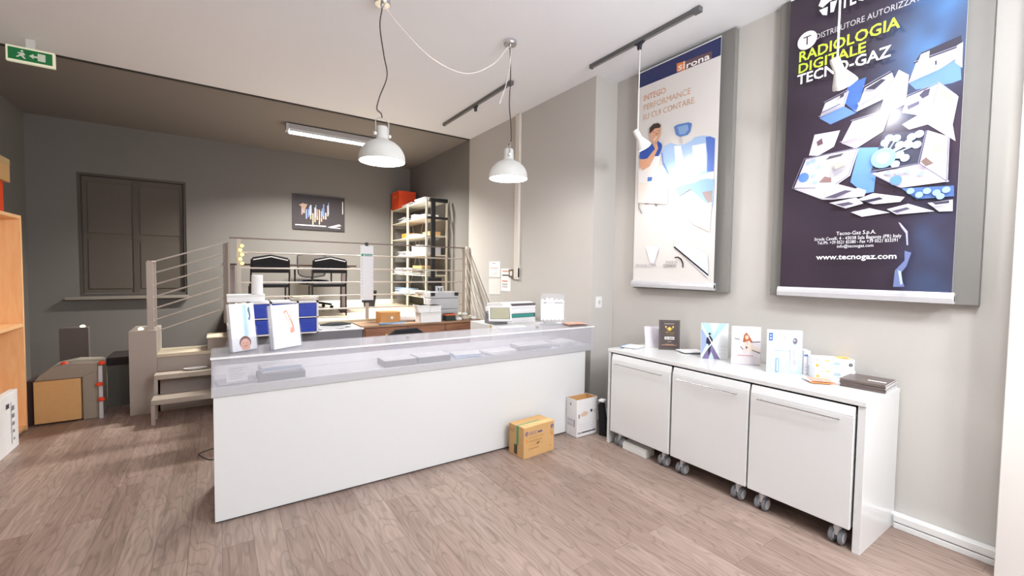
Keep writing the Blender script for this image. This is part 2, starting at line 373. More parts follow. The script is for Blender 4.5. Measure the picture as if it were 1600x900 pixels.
ART_TWO = [
  ('p', (48, 46, 62), [(0.704, 1.409), (0.737, 1.462), (0.905, 1.492), (0.911, 1.433), (0.716, 1.41)]),
  ('p', (104, 140, 206), [(0.687, 1.3), (0.816, 1.336), (0.906, 1.368), (0.915, 1.242), (0.877, 1.235), (0.722, 1.25)]),
  ('p', (202, 200, 210), [(0.685, 1.301), (0.716, 1.41), (0.898, 1.428), (0.886, 1.366), (0.816, 1.332)]),
  ('p', (250, 250, 250), [(0.723, 1.407), (0.737, 1.452), (0.774, 1.458), (0.773, 1.409)]),
  ('p', (228, 226, 232), [(0.89, 1.441), (0.913, 1.45), (0.916, 1.308), (0.886, 1.347)]),
  ('p', (74, 110, 184), [(0.348, 1.298), (0.383, 1.399), (0.474, 1.412), (0.459, 1.33), (0.428, 1.196)]),
  ('p', (48, 46, 62), [(0.467, 1.355), (0.628, 1.406), (0.563, 1.377), (0.477, 1.341)]),
  ('p', (202, 200, 210), [(0.428, 1.202), (0.468, 1.344), (0.604, 1.394), (0.619, 1.342), (0.568, 1.242)]),
  ('p', (216, 192, 190), [(0.568, 1.24), (0.614, 1.343), (0.637, 1.398), (0.687, 1.349), (0.678, 1.178), (0.547, 1.131)]),
  ('p', (104, 140, 206), [(0.216, 1.22), (0.359, 1.26), (0.428, 1.196), (0.285, 1.159)]),
  ('p', (202, 200, 210), [(0.219, 1.225), (0.248, 1.314), (0.384, 1.354), (0.361, 1.26)]),
  ('p', (210, 206, 214), [(0.666, 1.057), (0.758, 1.104), (0.81, 1.129), (0.89, 1.0), (0.906, 0.9), (0.784, 1.027), (0.7, 1.018)]),
  ('p', (202, 200, 210), [(0.663, 1.13), (0.684, 1.217), (0.827, 1.252), (0.806, 1.12), (0.751, 1.086)]),
  ('p', (222, 220, 230), [(0.827, 1.252), (0.908, 1.148), (0.89, 0.995), (0.804, 1.091)]),
  ('p', (80, 76, 96), [(0.739, 1.21), (0.761, 1.234), (0.787, 1.235), (0.781, 1.197), (0.755, 1.185)]),
  ('p', (226, 226, 236), [(0.354, 1.018), (0.411, 1.145), (0.547, 1.157), (0.541, 1.046)]),
  ('p', (160, 152, 168), [(0.541, 1.046), (0.547, 1.152), (0.605, 1.147), (0.576, 1.038), (0.437, 0.96), (0.354, 1.014)]),
  ('p', (202, 200, 210), [(0.162, 0.973), (0.192, 1.112), (0.344, 1.104), (0.312, 1.002), (0.219, 0.959)]),
  ('p', (110, 84, 96), [(0.206, 1.058), (0.238, 1.077), (0.247, 1.036), (0.214, 1.027)]),
  ('p', (98, 138, 206), [(0.415, 0.746), (0.453, 0.963), (0.56, 0.942), (0.543, 0.663), (0.493, 0.659)]),
  ('p', (206, 200, 208), [(0.074, 0.748), (0.341, 0.746), (0.503, 0.671), (0.494, 0.639), (0.242, 0.658)]),
  ('p', (202, 200, 210), [(0.073, 0.752), (0.145, 0.95), (0.3, 0.956), (0.453, 0.958), (0.413, 0.79), (0.341, 0.741), (0.222, 0.732)]),
  ('p', (90, 86, 100), [(0.267, 0.92), (0.289, 0.942), (0.372, 0.947), (0.356, 0.928)]),
  ('c', (98, 138, 206), (0.134, 0.822), 0.0342),
  ('c', (170, 190, 220), (0.191, 0.927), 0.0171),
  ('c', (170, 190, 220), (0.161, 0.92), 0.0137),
  ('c', (170, 190, 220), (0.228, 0.88), 0.0154),
  ('c', (170, 190, 220), (0.194, 0.826), 0.0154),
  ('c', (170, 190, 220), (0.208, 0.777), 0.0137),
  ('p', (150, 120, 120), [(0.232, 0.773), (0.266, 0.808), (0.306, 0.791), (0.307, 0.762)]),
  ('p', (196, 188, 198), [(0.527, 0.782), (0.759, 0.799), (0.892, 0.674), (0.676, 0.669)]),
  ('p', (66, 66, 84), [(0.523, 0.791), (0.578, 1.023), (0.786, 0.99), (0.757, 0.798)]),
  ('p', (216, 214, 224), [(0.759, 0.799), (0.786, 0.99), (0.882, 0.928), (0.884, 0.67)]),
  ('p', (200, 190, 196), [(0.767, 0.807), (0.783, 0.838), (0.819, 0.786), (0.811, 0.765)]),
  ('p', (84, 112, 170), [(0.68, 0.665), (0.911, 0.647), (0.914, 0.586), (0.754, 0.589)]),
  ('p', (202, 200, 210), [(0.301, 0.622), (0.453, 0.639), (0.494, 0.595), (0.397, 0.573)]),
  ('p', (202, 200, 210), [(0.462, 0.626), (0.543, 0.655), (0.698, 0.61), (0.679, 0.583), (0.546, 0.583)]),
  ('p', (202, 200, 210), [(0.427, 0.545), (0.527, 0.561), (0.63, 0.522), (0.489, 0.509)]),
  ('p', (202, 200, 210), [(0.615, 0.545), (0.716, 0.567), (0.836, 0.509), (0.664, 0.506)]),
  ('p', (202, 200, 210), [(0.803, 0.561), (0.91, 0.568), (0.912, 0.502), (0.855, 0.505)]),
  ('p', (202, 200, 210), [(0.248, 0.651), (0.461, 0.701), (0.505, 0.677), (0.489, 0.641), (0.312, 0.641)]),
  ('l', (190, 214, 240), (0.587, 0.867), (0.59, 0.962), 0.006),
  ('c', (180, 206, 240), (0.59, 0.962), 0.022),
  ('l', (190, 214, 240), (0.587, 0.867), (0.61, 0.986), 0.006),
  ('c', (180, 206, 240), (0.61, 0.986), 0.022),
  ('l', (190, 214, 240), (0.587, 0.867), (0.645, 0.977), 0.006),
  ('c', (180, 206, 240), (0.645, 0.977), 0.022),
  ('l', (190, 214, 240), (0.587, 0.867), (0.663, 0.932), 0.006),
  ('c', (180, 206, 240), (0.663, 0.932), 0.022),
  ('l', (190, 214, 240), (0.587, 0.867), (0.701, 0.929), 0.006),
  ('c', (180, 206, 240), (0.701, 0.929), 0.022),
  ('l', (190, 214, 240), (0.587, 0.867), (0.742, 0.915), 0.006),
  ('c', (180, 206, 240), (0.742, 0.915), 0.022),
  ('l', (190, 214, 240), (0.587, 0.867), (0.665, 0.873), 0.006),
  ('c', (180, 206, 240), (0.665, 0.873), 0.022),
  ('l', (190, 214, 240), (0.587, 0.867), (0.691, 0.847), 0.006),
  ('c', (180, 206, 240), (0.691, 0.847), 0.022),
  ('l', (190, 214, 240), (0.587, 0.867), (0.647, 0.817), 0.006),
  ('c', (180, 206, 240), (0.647, 0.817), 0.022),
  ('l', (190, 214, 240), (0.587, 0.867), (0.718, 0.966), 0.006),
  ('c', (180, 206, 240), (0.718, 0.966), 0.022),
  ('l', (190, 214, 240), (0.587, 0.867), (0.752, 0.975), 0.006),
  ('c', (180, 206, 240), (0.752, 0.975), 0.022),
  ('c', (130, 184, 236), (0.587, 0.867), 0.062),
  ('c', (226, 238, 250), (0.587, 0.867), 0.034),
  ('c', (150, 186, 228), (0.766, 0.613), 0.018),
  ('c', (150, 186, 228), (0.8, 0.631), 0.018),
  ('c', (150, 186, 228), (0.842, 0.615), 0.018),
  ('c', (150, 186, 228), (0.882, 0.626), 0.018),
  ('c', (150, 186, 228), (0.859, 0.592), 0.018),
  ('c', (150, 186, 228), (0.726, 0.641), 0.018),
  ('c', (150, 160, 190), (0.616, 0.769), 0.014),
  ('c', (150, 160, 190), (0.663, 0.762), 0.014),
  ('c', (150, 160, 190), (0.708, 0.76), 0.014),
  ('c', (150, 160, 190), (0.77, 0.738), 0.014),
  ('c', (100, 140, 200), (0.655, 0.716), 0.03),
  ('l', (150, 146, 166), (0.248, 1.314), (0.384, 1.354), 0.004),
  ('l', (150, 146, 166), (0.384, 1.354), (0.361, 1.26), 0.004),
  ('l', (150, 146, 166), (0.361, 1.26), (0.219, 1.225), 0.004),
  ('l', (150, 146, 166), (0.716, 1.41), (0.898, 1.428), 0.004),
  ('l', (150, 146, 166), (0.816, 1.332), (0.886, 1.366), 0.004),
  ('l', (150, 146, 166), (0.685, 1.301), (0.816, 1.332), 0.004),
  ('l', (150, 146, 166), (0.684, 1.217), (0.827, 1.252), 0.004),
  ('l', (150, 146, 166), (0.827, 1.252), (0.806, 1.12), 0.004),
  ('l', (150, 146, 166), (0.908, 1.148), (0.89, 0.995), 0.004),
  ('l', (150, 146, 166), (0.827, 1.252), (0.908, 1.148), 0.004),
  ('l', (150, 146, 166), (0.751, 1.086), (0.806, 1.12), 0.004),
  ('l', (150, 146, 166), (0.468, 1.344), (0.604, 1.394), 0.004),
  ('l', (150, 146, 166), (0.619, 1.342), (0.568, 1.242), 0.004),
  ('l', (150, 146, 166), (0.428, 1.202), (0.568, 1.242), 0.004),
  ('l', (150, 146, 166), (0.411, 1.145), (0.547, 1.157), 0.004),
  ('l', (150, 146, 166), (0.541, 1.046), (0.354, 1.018), 0.004),
  ('l', (150, 146, 166), (0.547, 1.157), (0.541, 1.046), 0.004),
  ('l', (120, 116, 140), (0.145, 0.95), (0.453, 0.958), 0.005),
  ('l', (120, 116, 140), (0.453, 0.958), (0.413, 0.79), 0.005),
  ('l', (120, 116, 140), (0.073, 0.752), (0.222, 0.732), 0.005),
  ('l', (120, 116, 140), (0.341, 0.741), (0.413, 0.79), 0.005),
  ('l', (120, 116, 140), (0.145, 0.95), (0.073, 0.752), 0.005),
  ('l', (120, 116, 140), (0.759, 0.799), (0.884, 0.675), 0.005),
  ('l', (120, 116, 140), (0.884, 0.675), (0.882, 0.928), 0.005),
  ('l', (120, 116, 140), (0.527, 0.782), (0.676, 0.669), 0.005),
  ('l', (120, 116, 140), (0.523, 0.791), (0.757, 0.798), 0.005),
  ('l', (120, 116, 140), (0.757, 0.798), (0.786, 0.984), 0.005),
  ('p', (60, 58, 76), [(0.482, 1.323), (0.563, 1.36), (0.585, 1.348), (0.531, 1.307)]),
  ('p', (176, 170, 186), [(0.444, 1.247), (0.566, 1.296), (0.567, 1.28), (0.45, 1.229)]),
  ('p', (70, 66, 84), [(0.807, 1.376), (0.816, 1.378), (0.817, 1.353), (0.81, 1.351)]),
  ('p', (176, 170, 186), [(0.711, 1.331), (0.808, 1.356), (0.808, 1.346), (0.713, 1.318)]),
  ('p', (130, 126, 150), [(0.241, 1.248), (0.349, 1.275), (0.349, 1.266), (0.243, 1.238)]),
  ('p', (70, 66, 84), [(0.347, 1.332), (0.371, 1.342), (0.367, 1.315), (0.346, 1.307)]),
  ('p', (96, 92, 116), [(0.694, 1.153), (0.748, 1.167), (0.749, 1.147), (0.699, 1.129)]),
  ('p', (200, 176, 150), [(0.843, 1.207), (0.887, 1.155), (0.885, 1.117), (0.841, 1.169)]),
  ('p', (176, 170, 190), [(0.422, 1.097), (0.53, 1.114), (0.529, 1.101), (0.421, 1.081)]),
  ('p', (214, 196, 160), [(0.325, 0.889), (0.411, 0.911), (0.397, 0.863), (0.338, 0.841)]),
  ('l', (150, 146, 160), (0.304, 0.834), (0.392, 0.845), 0.004),
  ('l', (150, 146, 160), (0.305, 0.82), (0.384, 0.831), 0.004),
  ('l', (150, 146, 160), (0.306, 0.805), (0.376, 0.817), 0.004),
  ('l', (150, 146, 160), (0.306, 0.791), (0.368, 0.803), 0.004),
  ('p', (206, 186, 150), [(0.815, 0.888), (0.864, 0.888), (0.861, 0.845), (0.825, 0.841)]),
  ('p', (120, 100, 96), [(0.769, 0.807), (0.792, 0.827), (0.827, 0.785), (0.794, 0.774)]),
  ('p', (90, 84, 104), [(0.347, 0.603), (0.422, 0.611), (0.454, 0.594), (0.391, 0.585)]),
  ('p', (60, 56, 74), [(0.495, 0.609), (0.584, 0.621), (0.603, 0.607), (0.526, 0.594)]),
  ('p', (90, 84, 104), [(0.644, 0.527), (0.716, 0.543), (0.735, 0.531), (0.672, 0.514)]),
  ('p', (70, 66, 84), [(0.828, 0.558), (0.901, 0.561), (0.901, 0.546), (0.845, 0.543)]),
  ('p', (90, 84, 104), [(0.277, 0.654), (0.398, 0.691), (0.441, 0.681), (0.345, 0.646)]),
  ('p', (176, 176, 206), [(0.682, 0.456), (0.691, 0.451), (0.727, 0.397), (0.733, 0.315), (0.726, 0.313), (0.719, 0.385), (0.696, 0.424)]),
  ('p', (112, 124, 170), [(0.718, 0.28), (0.749, 0.268), (0.73, 0.186), (0.701, 0.138), (0.726, 0.062), (0.672, 0.059), (0.677, 0.161), (0.72, 0.221)]),
  ('p', (180, 196, 226), [(0.691, 0.162), (0.706, 0.156), (0.717, 0.079), (0.706, 0.073)]),
  ('p', (240, 240, 244), [(0.198, 1.98), (0.212, 2.014), (0.262, 2.013), (0.322, 2.0), (0.322, 1.981), (0.264, 1.978), (0.224, 1.956)]),
  ('p', (240, 240, 244), [(0.204, 1.948), (0.255, 1.948), (0.252, 1.892), (0.226, 1.906)]),
  ('p', (240, 240, 244), [(0.269, 1.97), (0.308, 1.965), (0.291, 1.897), (0.272, 1.9)]),
  ('t', (245, 245, 248), 'TECNO-GAZ', 0.329, 1.894, 0.459, 0.085),
  ('t', (190, 186, 190), 'DISTRIBUTORE AUTORIZZATO', 0.192, 1.754, 0.575, 0.038),
  ('c', (224, 220, 224), (0.137, 1.773), 0.062),
  ('t', (60, 50, 60), 'T', 0.113, 1.743, 0.048, 0.06),
  ('t', (196, 218, 60), 'RADIOLOGIA', 0.091, 1.639, 0.554, 0.07),
  ('t', (196, 218, 60), 'DIGITALE', 0.09, 1.559, 0.389, 0.064),
  ('t', (248, 248, 250), 'TECNO-GAZ', 0.084, 1.481, 0.524, 0.068),
  ('t', (240, 240, 244), 'Tecno-Gaz S.p.A.', 0.363, 0.394, 0.212, 0.024),
  ('t', (235, 235, 240), 'Strada Cavalli, 4 - 43038 Sala Baganza (PR) Italy', 0.235, 0.363, 0.466, 0.021),
  ('t', (235, 235, 240), 'Tel./Ph. +39 0521 83380 - Fax +39 0521 833391', 0.254, 0.337, 0.43, 0.021),
  ('t', (235, 235, 240), 'info@tecnogaz.com', 0.371, 0.31, 0.195, 0.02),
  ('t', (250, 250, 252), 'www.tecnogaz.com', 0.25, 0.233, 0.433, 0.034),
]

# ================================================================ THE ROOM
CZ = 3.627          # ceiling height
YB = 6.06           # line where the white shop ends and the taupe mezzanine begins
XW = 3.59           # right wall (posters)
XC = 3.27           # right wall beyond the counter
struct('floor', MB().box(-2.3, 3.8, -2.8, 8.7, -.1, 0), floor_mat())
struct('ceiling', MB().box(-2.3, 3.8, -2.8, YB, CZ, CZ+.1), M_CEIL)
struct('ceiling', MB().box(-2.3, 3.8, YB, 8.75, CZ, CZ+.1), M_DKCL)
struct('trim_1', MB().box(-2.15, XC, YB-.01, YB+.02, CZ-.012, CZ), mat('dark_joint', (48, 44, 40), .7))
struct('wall_back', MB().box(-2.3, -1.65, 8.6, 8.75, 0, CZ).box(-.41, 3.8, 8.6, 8.75, 0, CZ).box(-1.65, -.41, 8.6, 8.75, 0, 1.14).box(-1.65, -.41, 8.6, 8.75, 2.91, CZ), M_DARK)
struct('wall_left', MB().box(-2.3, -2.15, YB, 8.6, 0, CZ).m(1).box(-2.3, -2.15, -2.8, YB, 0, CZ), [M_DARK, M_WALL])
struct('wall_right', MB().box(XC, 3.8, 3.32, YB, 0, CZ).m(1).box(XC, 3.8, YB, 8.6, 0, CZ), [M_WALL, M_DARK])
struct('wall_right', MB().box(XW, 3.8, .41, 3.32, 0, CZ), M_WALL)
struct('wall_pier', MB().box(3.40, 3.8, -2.8, .41, 0, CZ), mat('pier_paint', (226, 222, 217), .7, var=.01), bevel=.004)
struct('wall_front', MB().box(-2.3, 3.8, -2.95, -2.8, 0, CZ), M_WALL)
# mezzanine platform and its pier
struct('platform', MB().box(.1, XC, YB, 8.6, .0, .86).m(1).box(.08, XC, YB-.02, 8.6, .86, .9), [M_DARK, mat('platform_tiles', (196, 182, 158), .35, var=.03)])
struct('stair_pier', MB().box(-.79, -.56, 6.0, 6.5, 0, .9), mat('pier_taupe', (166, 156, 148), .8, var=.03), bevel=.004)
struct('baseboard_back', MB().box(.1, XC, 8.585, 8.6, .9, .985), M_WMATT)
struct('baseboard_pier', MB().box(3.275, 3.59, 3.295, 3.32, 0, .09), M_WMATT, bevel=.004)
bb = MB().box(3.53, XW, .41, .86, 0, .035).box(3.545, XW, .41, .86, .035, .042).box(3.53, XW, .41, .86, .042, .085)
bb.box(3.545, XW, .86, 3.295, 0, .085)
struct('baseboard_right', bb, M_WMATT, bevel=.003)

# window with closed dark shutters in the back wall
win = bpy.data.objects.new('window_1', None); COL.objects.link(win); win.location = (-1.03, 8.6, 1.14); win['kind'] = 'structure'
M_SHUT = mat('shutter_brown', (96, 88, 80), .7, var=.06)
MB().box(-.62, -.59, .02, .14, 0, 1.77).box(.59, .62, .02, .14, 0, 1.77).box(-.59, .59, .02, .14, 1.74, 1.77).box(-.59, .59, .02, .14, 0, .03).build('window_frame', mat('frame_dark', (84, 77, 70), .6), win)
for sx in (-1, 1):
    sh = MB().box(min(0, sx*.585), max(0, sx*.585), .09, .13, .035, 1.735).build('shutter', M_SHUT, win, .004)
    MB().box(min(sx*.05, sx*.53), max(sx*.05, sx*.53), .078, .09, .1, .83).box(min(sx*.05, sx*.53), max(sx*.05, sx*.53), .078, .09, .92, 1.66).build('shutter_panel', M_SHUT, sh, .006)
MB().box(-.01-.02, .03, .075, .1, .035, 1.735).build('mullion', mat('frame_dark'), win)
MB().box(-.75, .64, -.11, .02, -.045, -.01).build('window_sill', mat('sill_stone', (150, 142, 130), .6), win, .004)

# ================================================================ RECEPTION COUNTER
ctr = thing('reception_counter', 'long white reception counter with an aluminium band and frosted glass display top', 'counter', (1.55, 3.5, 0))
def L(x, y, z=0): return (x-1.55, y-3.5, z)
MB().box(-1.585, 1.52, -.31, -.28, .012, .795).build('front_panel', M_WHITE, ctr, .002)
MB().box(-1.58, 1.515, -.295, -.28, 0, .012).build('toe_gap', M_BLACK, ctr)
MB().box(-1.585, -1.555, -.28, .30, 0, .795).build('end_panel', M_WHITE, ctr, .002)
MB().box(1.49, 1.52, -.28, .30, 0, .795).build('end_panel', M_WHITE, ctr, .002)
MB().box(-1.595, 1.62, -.322, -.30, .795, .855).box(-1.595, -1.575, -.30, .30, .795, .855).box(1.60, 1.62, -.30, .30, .795, .855).build('metal_band', M_ALU, ctr, .002)
MB().box(-1.575, 1.60, -.30, .42, .795, .85).build('worktop', mat('counter_inner', (232, 230, 236), .4, var=.02), ctr, .002)
GL = sheer_mat('frosted_acrylic', (222, 221, 228), .72, .3)
GLT = sheer_mat('glass_top', (226, 226, 232), .72, .12)
MB().box(-1.592, 1.618, -.320, -.312, .855, 1.034).build('front_glass', GL, ctr)
MB().box(-1.592, -1.584, -.312, .055, .855, 1.034).build('end_glass', GL, ctr)
MB().box(1.610, 1.618, -.312, .055, .855, 1.034).build('end_glass', GL, ctr)
MB().box(-1.595, 1.62, -.325, .06, 1.034, 1.042).build('glass_top', GLT, ctr)
MB().box(-1.592, 1.618, .047, .055, .85, 1.034).build('back_glass', GL, ctr)
MB().box(-1.597, 1.622, -.328, -.322, 1.030, 1.043).build('glass_edge', mat('edge_white', (235, 236, 238), .3), ctr)
for hx in (-.30, 1.0): MB().lathe([(.0, .02), (.012, .018), (.012, 0), (0, 0)], 12, Matrix.Translation((hx, -.18, 1.042))).build('glass_hinge', M_CHROME, ctr)

def sheet_pile(name, label, cat, x, y, z, w, d, n, t, rz, mats, group=None, jit=.01):
    """an untidy pile of papers as one thing when too thin to part"""
    mb = MB()
    for i in range(n):
        M = Matrix.Translation((random.uniform(-jit, jit), random.uniform(-jit, jit), i*t)) @ Matrix.Rotation(random.uniform(-.12, .12), 4, 'Z')
        mb.m(i % len(mats)).box(-w/2, w/2, -d/2, d/2, 0, t*.92, M)
    return tag(mb.build(name, mats, None, 0, 2, (x, y, z), rz), label, cat, group)
P_BLUE = mat('paper_blue', (150, 180, 215), .7); P_GREYB = mat('folder_grey', (112, 118, 122), .6)
P_PINK = mat('paper_pink', (214, 170, 150), .7)
# things inside the display top
o = MB().box(-.14, .14, -.08, .08, 0, .045).build('storage_box', P_GREYB, None, .003, 2, (.345, 3.30, .851), .03)
tag(o, 'dark grey flat box inside the display top below the second brochure', 'box')
MB().box(-.12, .12, -.07, .07, .0455, .058).build('box_label', M_LGREY, o)
sheet_pile('leaflet_stack', 'blue and white leaflets lying on the dark grey box in the display top', 'leaflets', .345, 3.30, .912, .24, .15, 5, .006, .12, [M_PAPER, P_BLUE])
p = Print((0, 0, 0), (1, .15, 0), (0, .35, 1)); p.rect((236, 236, 238), 0, 0, .115, .095)
for i in range(6): p.line((150, 150, 158), (.015, .082-i*.013), (.1-.01*(i % 3), .082-i*.013), .003)
o = p.build('price_card', M_PRINTM); o.location = (.035, 3.24, .868); tag(o, 'small white written card standing inside the left end of the display top', 'card')
sheet_pile('loose_papers', 'curled white sheets lying at the left end of the display top', 'papers', .1, 3.30, .851, .22, .16, 4, .004, .2, [M_PAPER, M_LGREY])
for i, (xa, xb) in enumerate(((1.03, 1.29), (1.30, 1.58))):
    o = MB().box(-(xb-xa)/2, (xb-xa)/2, -.09, .09, 0, .045).m(1).box(-(xb-xa)/2+.004, (xb-xa)/2-.004, -.086, .086, .045, .05).build('storage_box', [P_GREYB, M_PAPER], None, .003, 2, ((xa+xb)/2, 3.31, .851), 0)
    tag(o, ['grey flat box in the middle of the display top, left one of the touching pair', 'grey flat box in the middle of the display top, right one of the touching pair'][i], 'box', 'grey boxes in the display top')
sheet_pile('leaflet_stack', 'pale blue leaflets fanned in the display top right of the grey boxes', 'leaflets', 1.76, 3.31, .851, .24, .16, 6, .005, -.1, [P_BLUE, M_PAPER])
sheet_pile('leaflet_stack', 'low pile of white leaflets in the display top behind the yellow carton', 'leaflets', 2.1, 3.31, .851, .30, .17, 5, .005, .1, [M_PAPER])
sheet_pile('leaflet_stack', 'white leaflets in the display top below the clear sign holder', 'leaflets', 2.47, 3.31, .851, .36, .17, 9, .006, -.06, [M_PAPER, M_LGREY])
sheet_pile('leaflet_stack', 'white leaflets at the right end of the display top', 'leaflets', 2.86, 3.32, .851, .24, .17, 8, .006, .12, [M_PAPER])

# ---- brochure dispensers on the left of the glass top
GZ = 1.0425
ACR = sheer_mat('clear_acrylic', (226, 230, 238), .9, .08)
def dispenser(name, label, x, y, yaw, w, h, lean, art, depth=.03):
    """brochure standing in a leaning clear holder; local x right, z up along the leaning face"""
    t = thing(name, label, 'brochure holder', (x, y, GZ), yaw)
    M = Matrix.Rotation(-lean, 4, 'X')
    hb = MB(); hb.box(-.004, w+.004, -.006, -.003, 0, .09, M).box(-.004, w+.004, depth, depth+.003, 0, h-.01, M).box(-.004, w+.004, -.006, depth+.003, 0.0, .004, M)
    hb.box(-.007, -.004, -.006, depth, 0, h*.5, M).box(w+.004, w+.007, -.006, depth, 0, h*.5, M)
    hb.prism([(depth, 0), (depth+.09, 0), (depth+.09, .004), (depth+.005, .1)], 'x', 0, .004).prism([(depth, 0), (depth+.09, 0), (depth+.09, .004), (depth+.005, .1)], 'x', w-.004, w)
    hb.build('acrylic_holder', ACR, t)
    MB().box(0, w, 0, depth-.003, .005, h, M).build('brochure_stack', M_PAPER, t, .0008)
    U = M.to_3x3() @ Vector((0, 0, 1))
    p = Print(M @ Vector((0, -.0012, .005)), (1, 0, 0), U); p.rect((240, 240, 243), .001, .001, w-.001, h-.006); art(p, w, h-.005)
    p.build('front_cover', M_PRINTM, t)
    return t
def art_a(p, w, h):
    p.grid(lambda a, c: (int(236-70*(1-abs(2*a-1))), int(240-40*(1-abs(2*a-1))), 246), w*.42, h*.3, w*.78, h*.97, 6, 2)
    p.poly((90, 110, 135), [(w*.74, h*.9), (w*.8, h*.93), (w*.83, h*.72), (w*.78, h*.62), (w*.72, h*.66), (w*.77, h*.72), (w*.72, h*.85)])
    p.circle((110, 62, 60), (w*.52, h*.17), w*.24, ry=h*.135); p.circle((236, 172, 146), (w*.52, h*.13), w*.2, ry=h*.12)
    p.poly((236, 172, 146), [(w*.36, h*.02), (w*.7, h*.02), (w*.66, h*.1), (w*.4, h*.1)])
    p.line((150, 80, 70), (w*.45, h*.1), (w*.6, h*.1), .004)
    for q in (.44, .58): p.circle((90, 60, 52), (w*q, h*.16), .0035)
def art_b(p, w, h):
    p.poly((206, 150, 140), [(w*.44, h*.84), (w*.56, h*.88), (w*.78, h*.5), (w*.8, h*.36), (w*.68, h*.31), (w*.62, h*.36), (w*.66, h*.46)])
    p.poly((246, 226, 214), [(w*.48, h*.8), (w*.55, h*.84), (w*.74, h*.48), (w*.68, h*.44)])
    for i in range(5): p.line((176, 120, 112), (w*(.5+.05*i), h*(.76-.07*i)), (w*(.56+.05*i), h*(.8-.07*i)), .002)
    p.poly((240, 214, 208), [(w*.62, h*.94), (w*.8, h*.95), (w*.84, h*.62), (w*.74, h*.6)])
    p.poly((244, 236, 238), [(w*.66, h*.9), (w*.77, h*.91), (w*.8, h*.66), (w*.75, h*.65)])
    p.rect((196, 200, 214), 0, 0, w*.03, h)
dispenser('brochure_holder', 'brochure with a smiling face leaning in a clear holder, leftmost on the counter', .072, 3.285, .55, .165, .315, .12, art_a)
dispenser('brochure_holder', 'white brochure with a red dental drawing leaning on the counter beside the blue drawers', .300, 3.262, .55, .215, .30, .12, art_b)

# ---- clear sign holder with torn white sheet, papers on the right
sg = thing('sign_holder', 'clear acrylic sign holder with a ragged white notice, standing on the counter right', 'sign holder', (2.72, 3.49, GZ), -.53)
MB().box(0, .245, 0, .004, .0, .325).box(-.0, .245, 0, .09, 0, .004).build('acrylic_sheet', sheer_mat('sign_acrylic', (226, 230, 236), .86, .06), sg)
for q in ((.015, .31), (.23, .31), (.015, .015), (.23, .015)): MB().lathe([(0, .003), (.005, .003), (.005, 0)], 10, Matrix.Translation((q[0], 0, q[1])) @ Matrix.Rotation(PI/2, 4, 'X')).build('screw', M_CHROME, sg)
p = Print((0, -.0015, 0), (1, 0, 0), (0, 0, 1))
top = [(.005+.235*i/16, .262+.012*math.sin(i*1.9)+(.012 if 3 < i < 9 else 0)) for i in range(17)]
bot = [(.24-.235*i/16, .055+.009*math.sin(i*2.3)) for i in range(17)]
p.poly((240, 240, 242), top[::-1]+bot[::-1])
p.rect((150, 150, 154), .03, .222, .06, .236).rect((205, 205, 208), .065, .222, .13, .236).rect((170, 170, 174), .14, .222, .23, .236)
for i in range(8): p.line((206, 206, 212), (.03, .195-i*.016), (.12+.01*(i % 3), .195-i*.016), .003)
for i in range(6): p.line((216, 216, 220), (.15, .195-i*.02), (.225, .195-i*.02), .003)
p.build('notice', M_PRINTM, sg)
sheet_pile('magazine_pile', 'small pile of reddish magazines and papers at the right end of the counter', 'magazines', 3.03, 3.33, GZ, .21, .15, 4, .006, -.3, [P_PINK, mat('mag_dark', (110, 84, 84), .4), M_PAPER], jit=.02)
sheet_pile('paper_sheet', 'white sheet hanging over the right back edge of the counter', 'paper', 3.06, 3.49, GZ, .2, .09, 2, .004, -.2, [M_PAPER])
sheet_pile('paper_strip', 'narrow white card lying flat on the counter left of the sign holder', 'paper', 2.38, 3.50, GZ, .28, .06, 2, .004, 0, [M_PAPER])

# ================================================================ LOW CABINET BENCH AND ROLLING CARTS
bench = thing('cabinet_bench', 'long white bench top on two side panels sheltering the rolling cabinets', 'bench', (3.27, 1.845, 0))
MB().box(-.27, .31, -.975, .975, .857, .885).build('bench_top', M_WHITE, bench, .0015)
MB().box(-.262, .31, -.973, -.935, 0, .857).build('side_panel', M_WHITE, bench, .0015)
MB().box(-.262, .31, .945, .973, 0, .857).build('side_panel', M_WHITE, bench, .0015)
MB().box(.29, .31, -.925, .945, .35, .857).build('back_rail', M_WHITE, bench)
def cart(label, yc, wd, first=None):
    t = thing('rolling_cabinet', label, 'cabinet', (2.985, yc, 0), 0, 'rolling cabinets under the bench')
    h = wd/2
    MB().box(.03, .47, -h+.008, h-.008, .125, .80).build('body', M_WMATT, t, .003)
    d = MB().box(0, .026, -h, h, .13, .79).prism([(0, .79), (.026, .79), (.026, .845), (.016, .845)], 'y', -h, h).build('door', M_WHITE, t, .004)
    hb = MB().tube([(-.03, -h*.80, .765), (-.03, h*.80, .765)], .0045, 10)
    for q in (-h*.74, h*.74): hb.tube([(-.03, q, .765), (0, q, .765)], .0035, 8)
    hb.build('handle', M_CHROME, d)
    for sy in (-1, 1):
        for cx in (.06, .42):
            c = MB().box(-.012, .03, -.012, .012, .055, .128).lathe([(.016, .05), (.02, .075), (.02, .1)], 14, None, True).build('caster', mat('caster_white', (228, 228, 230), .35), t)
            c.location = (cx, sy*(h-.075), 0)
            for wy in (-.024, .024):
                M = Matrix.Translation((.0, wy, .045)) @ Matrix.Rotation(PI/2, 4, 'X')
                MB().lathe([(.014, -.012), (.038, -.012), (.045, -.008), (.045, .008), (.038, .012), (.014, .012)], 22, M, True).m(1).lathe([(.0, -.0135), (.032, -.0135), (.032, .0135), (0, .0135)], 18, M).build('wheel', [mat('wheel_grey', (120, 122, 128), .5), mat('wheel_hub', (222, 222, 226), .3)], c)
    return t
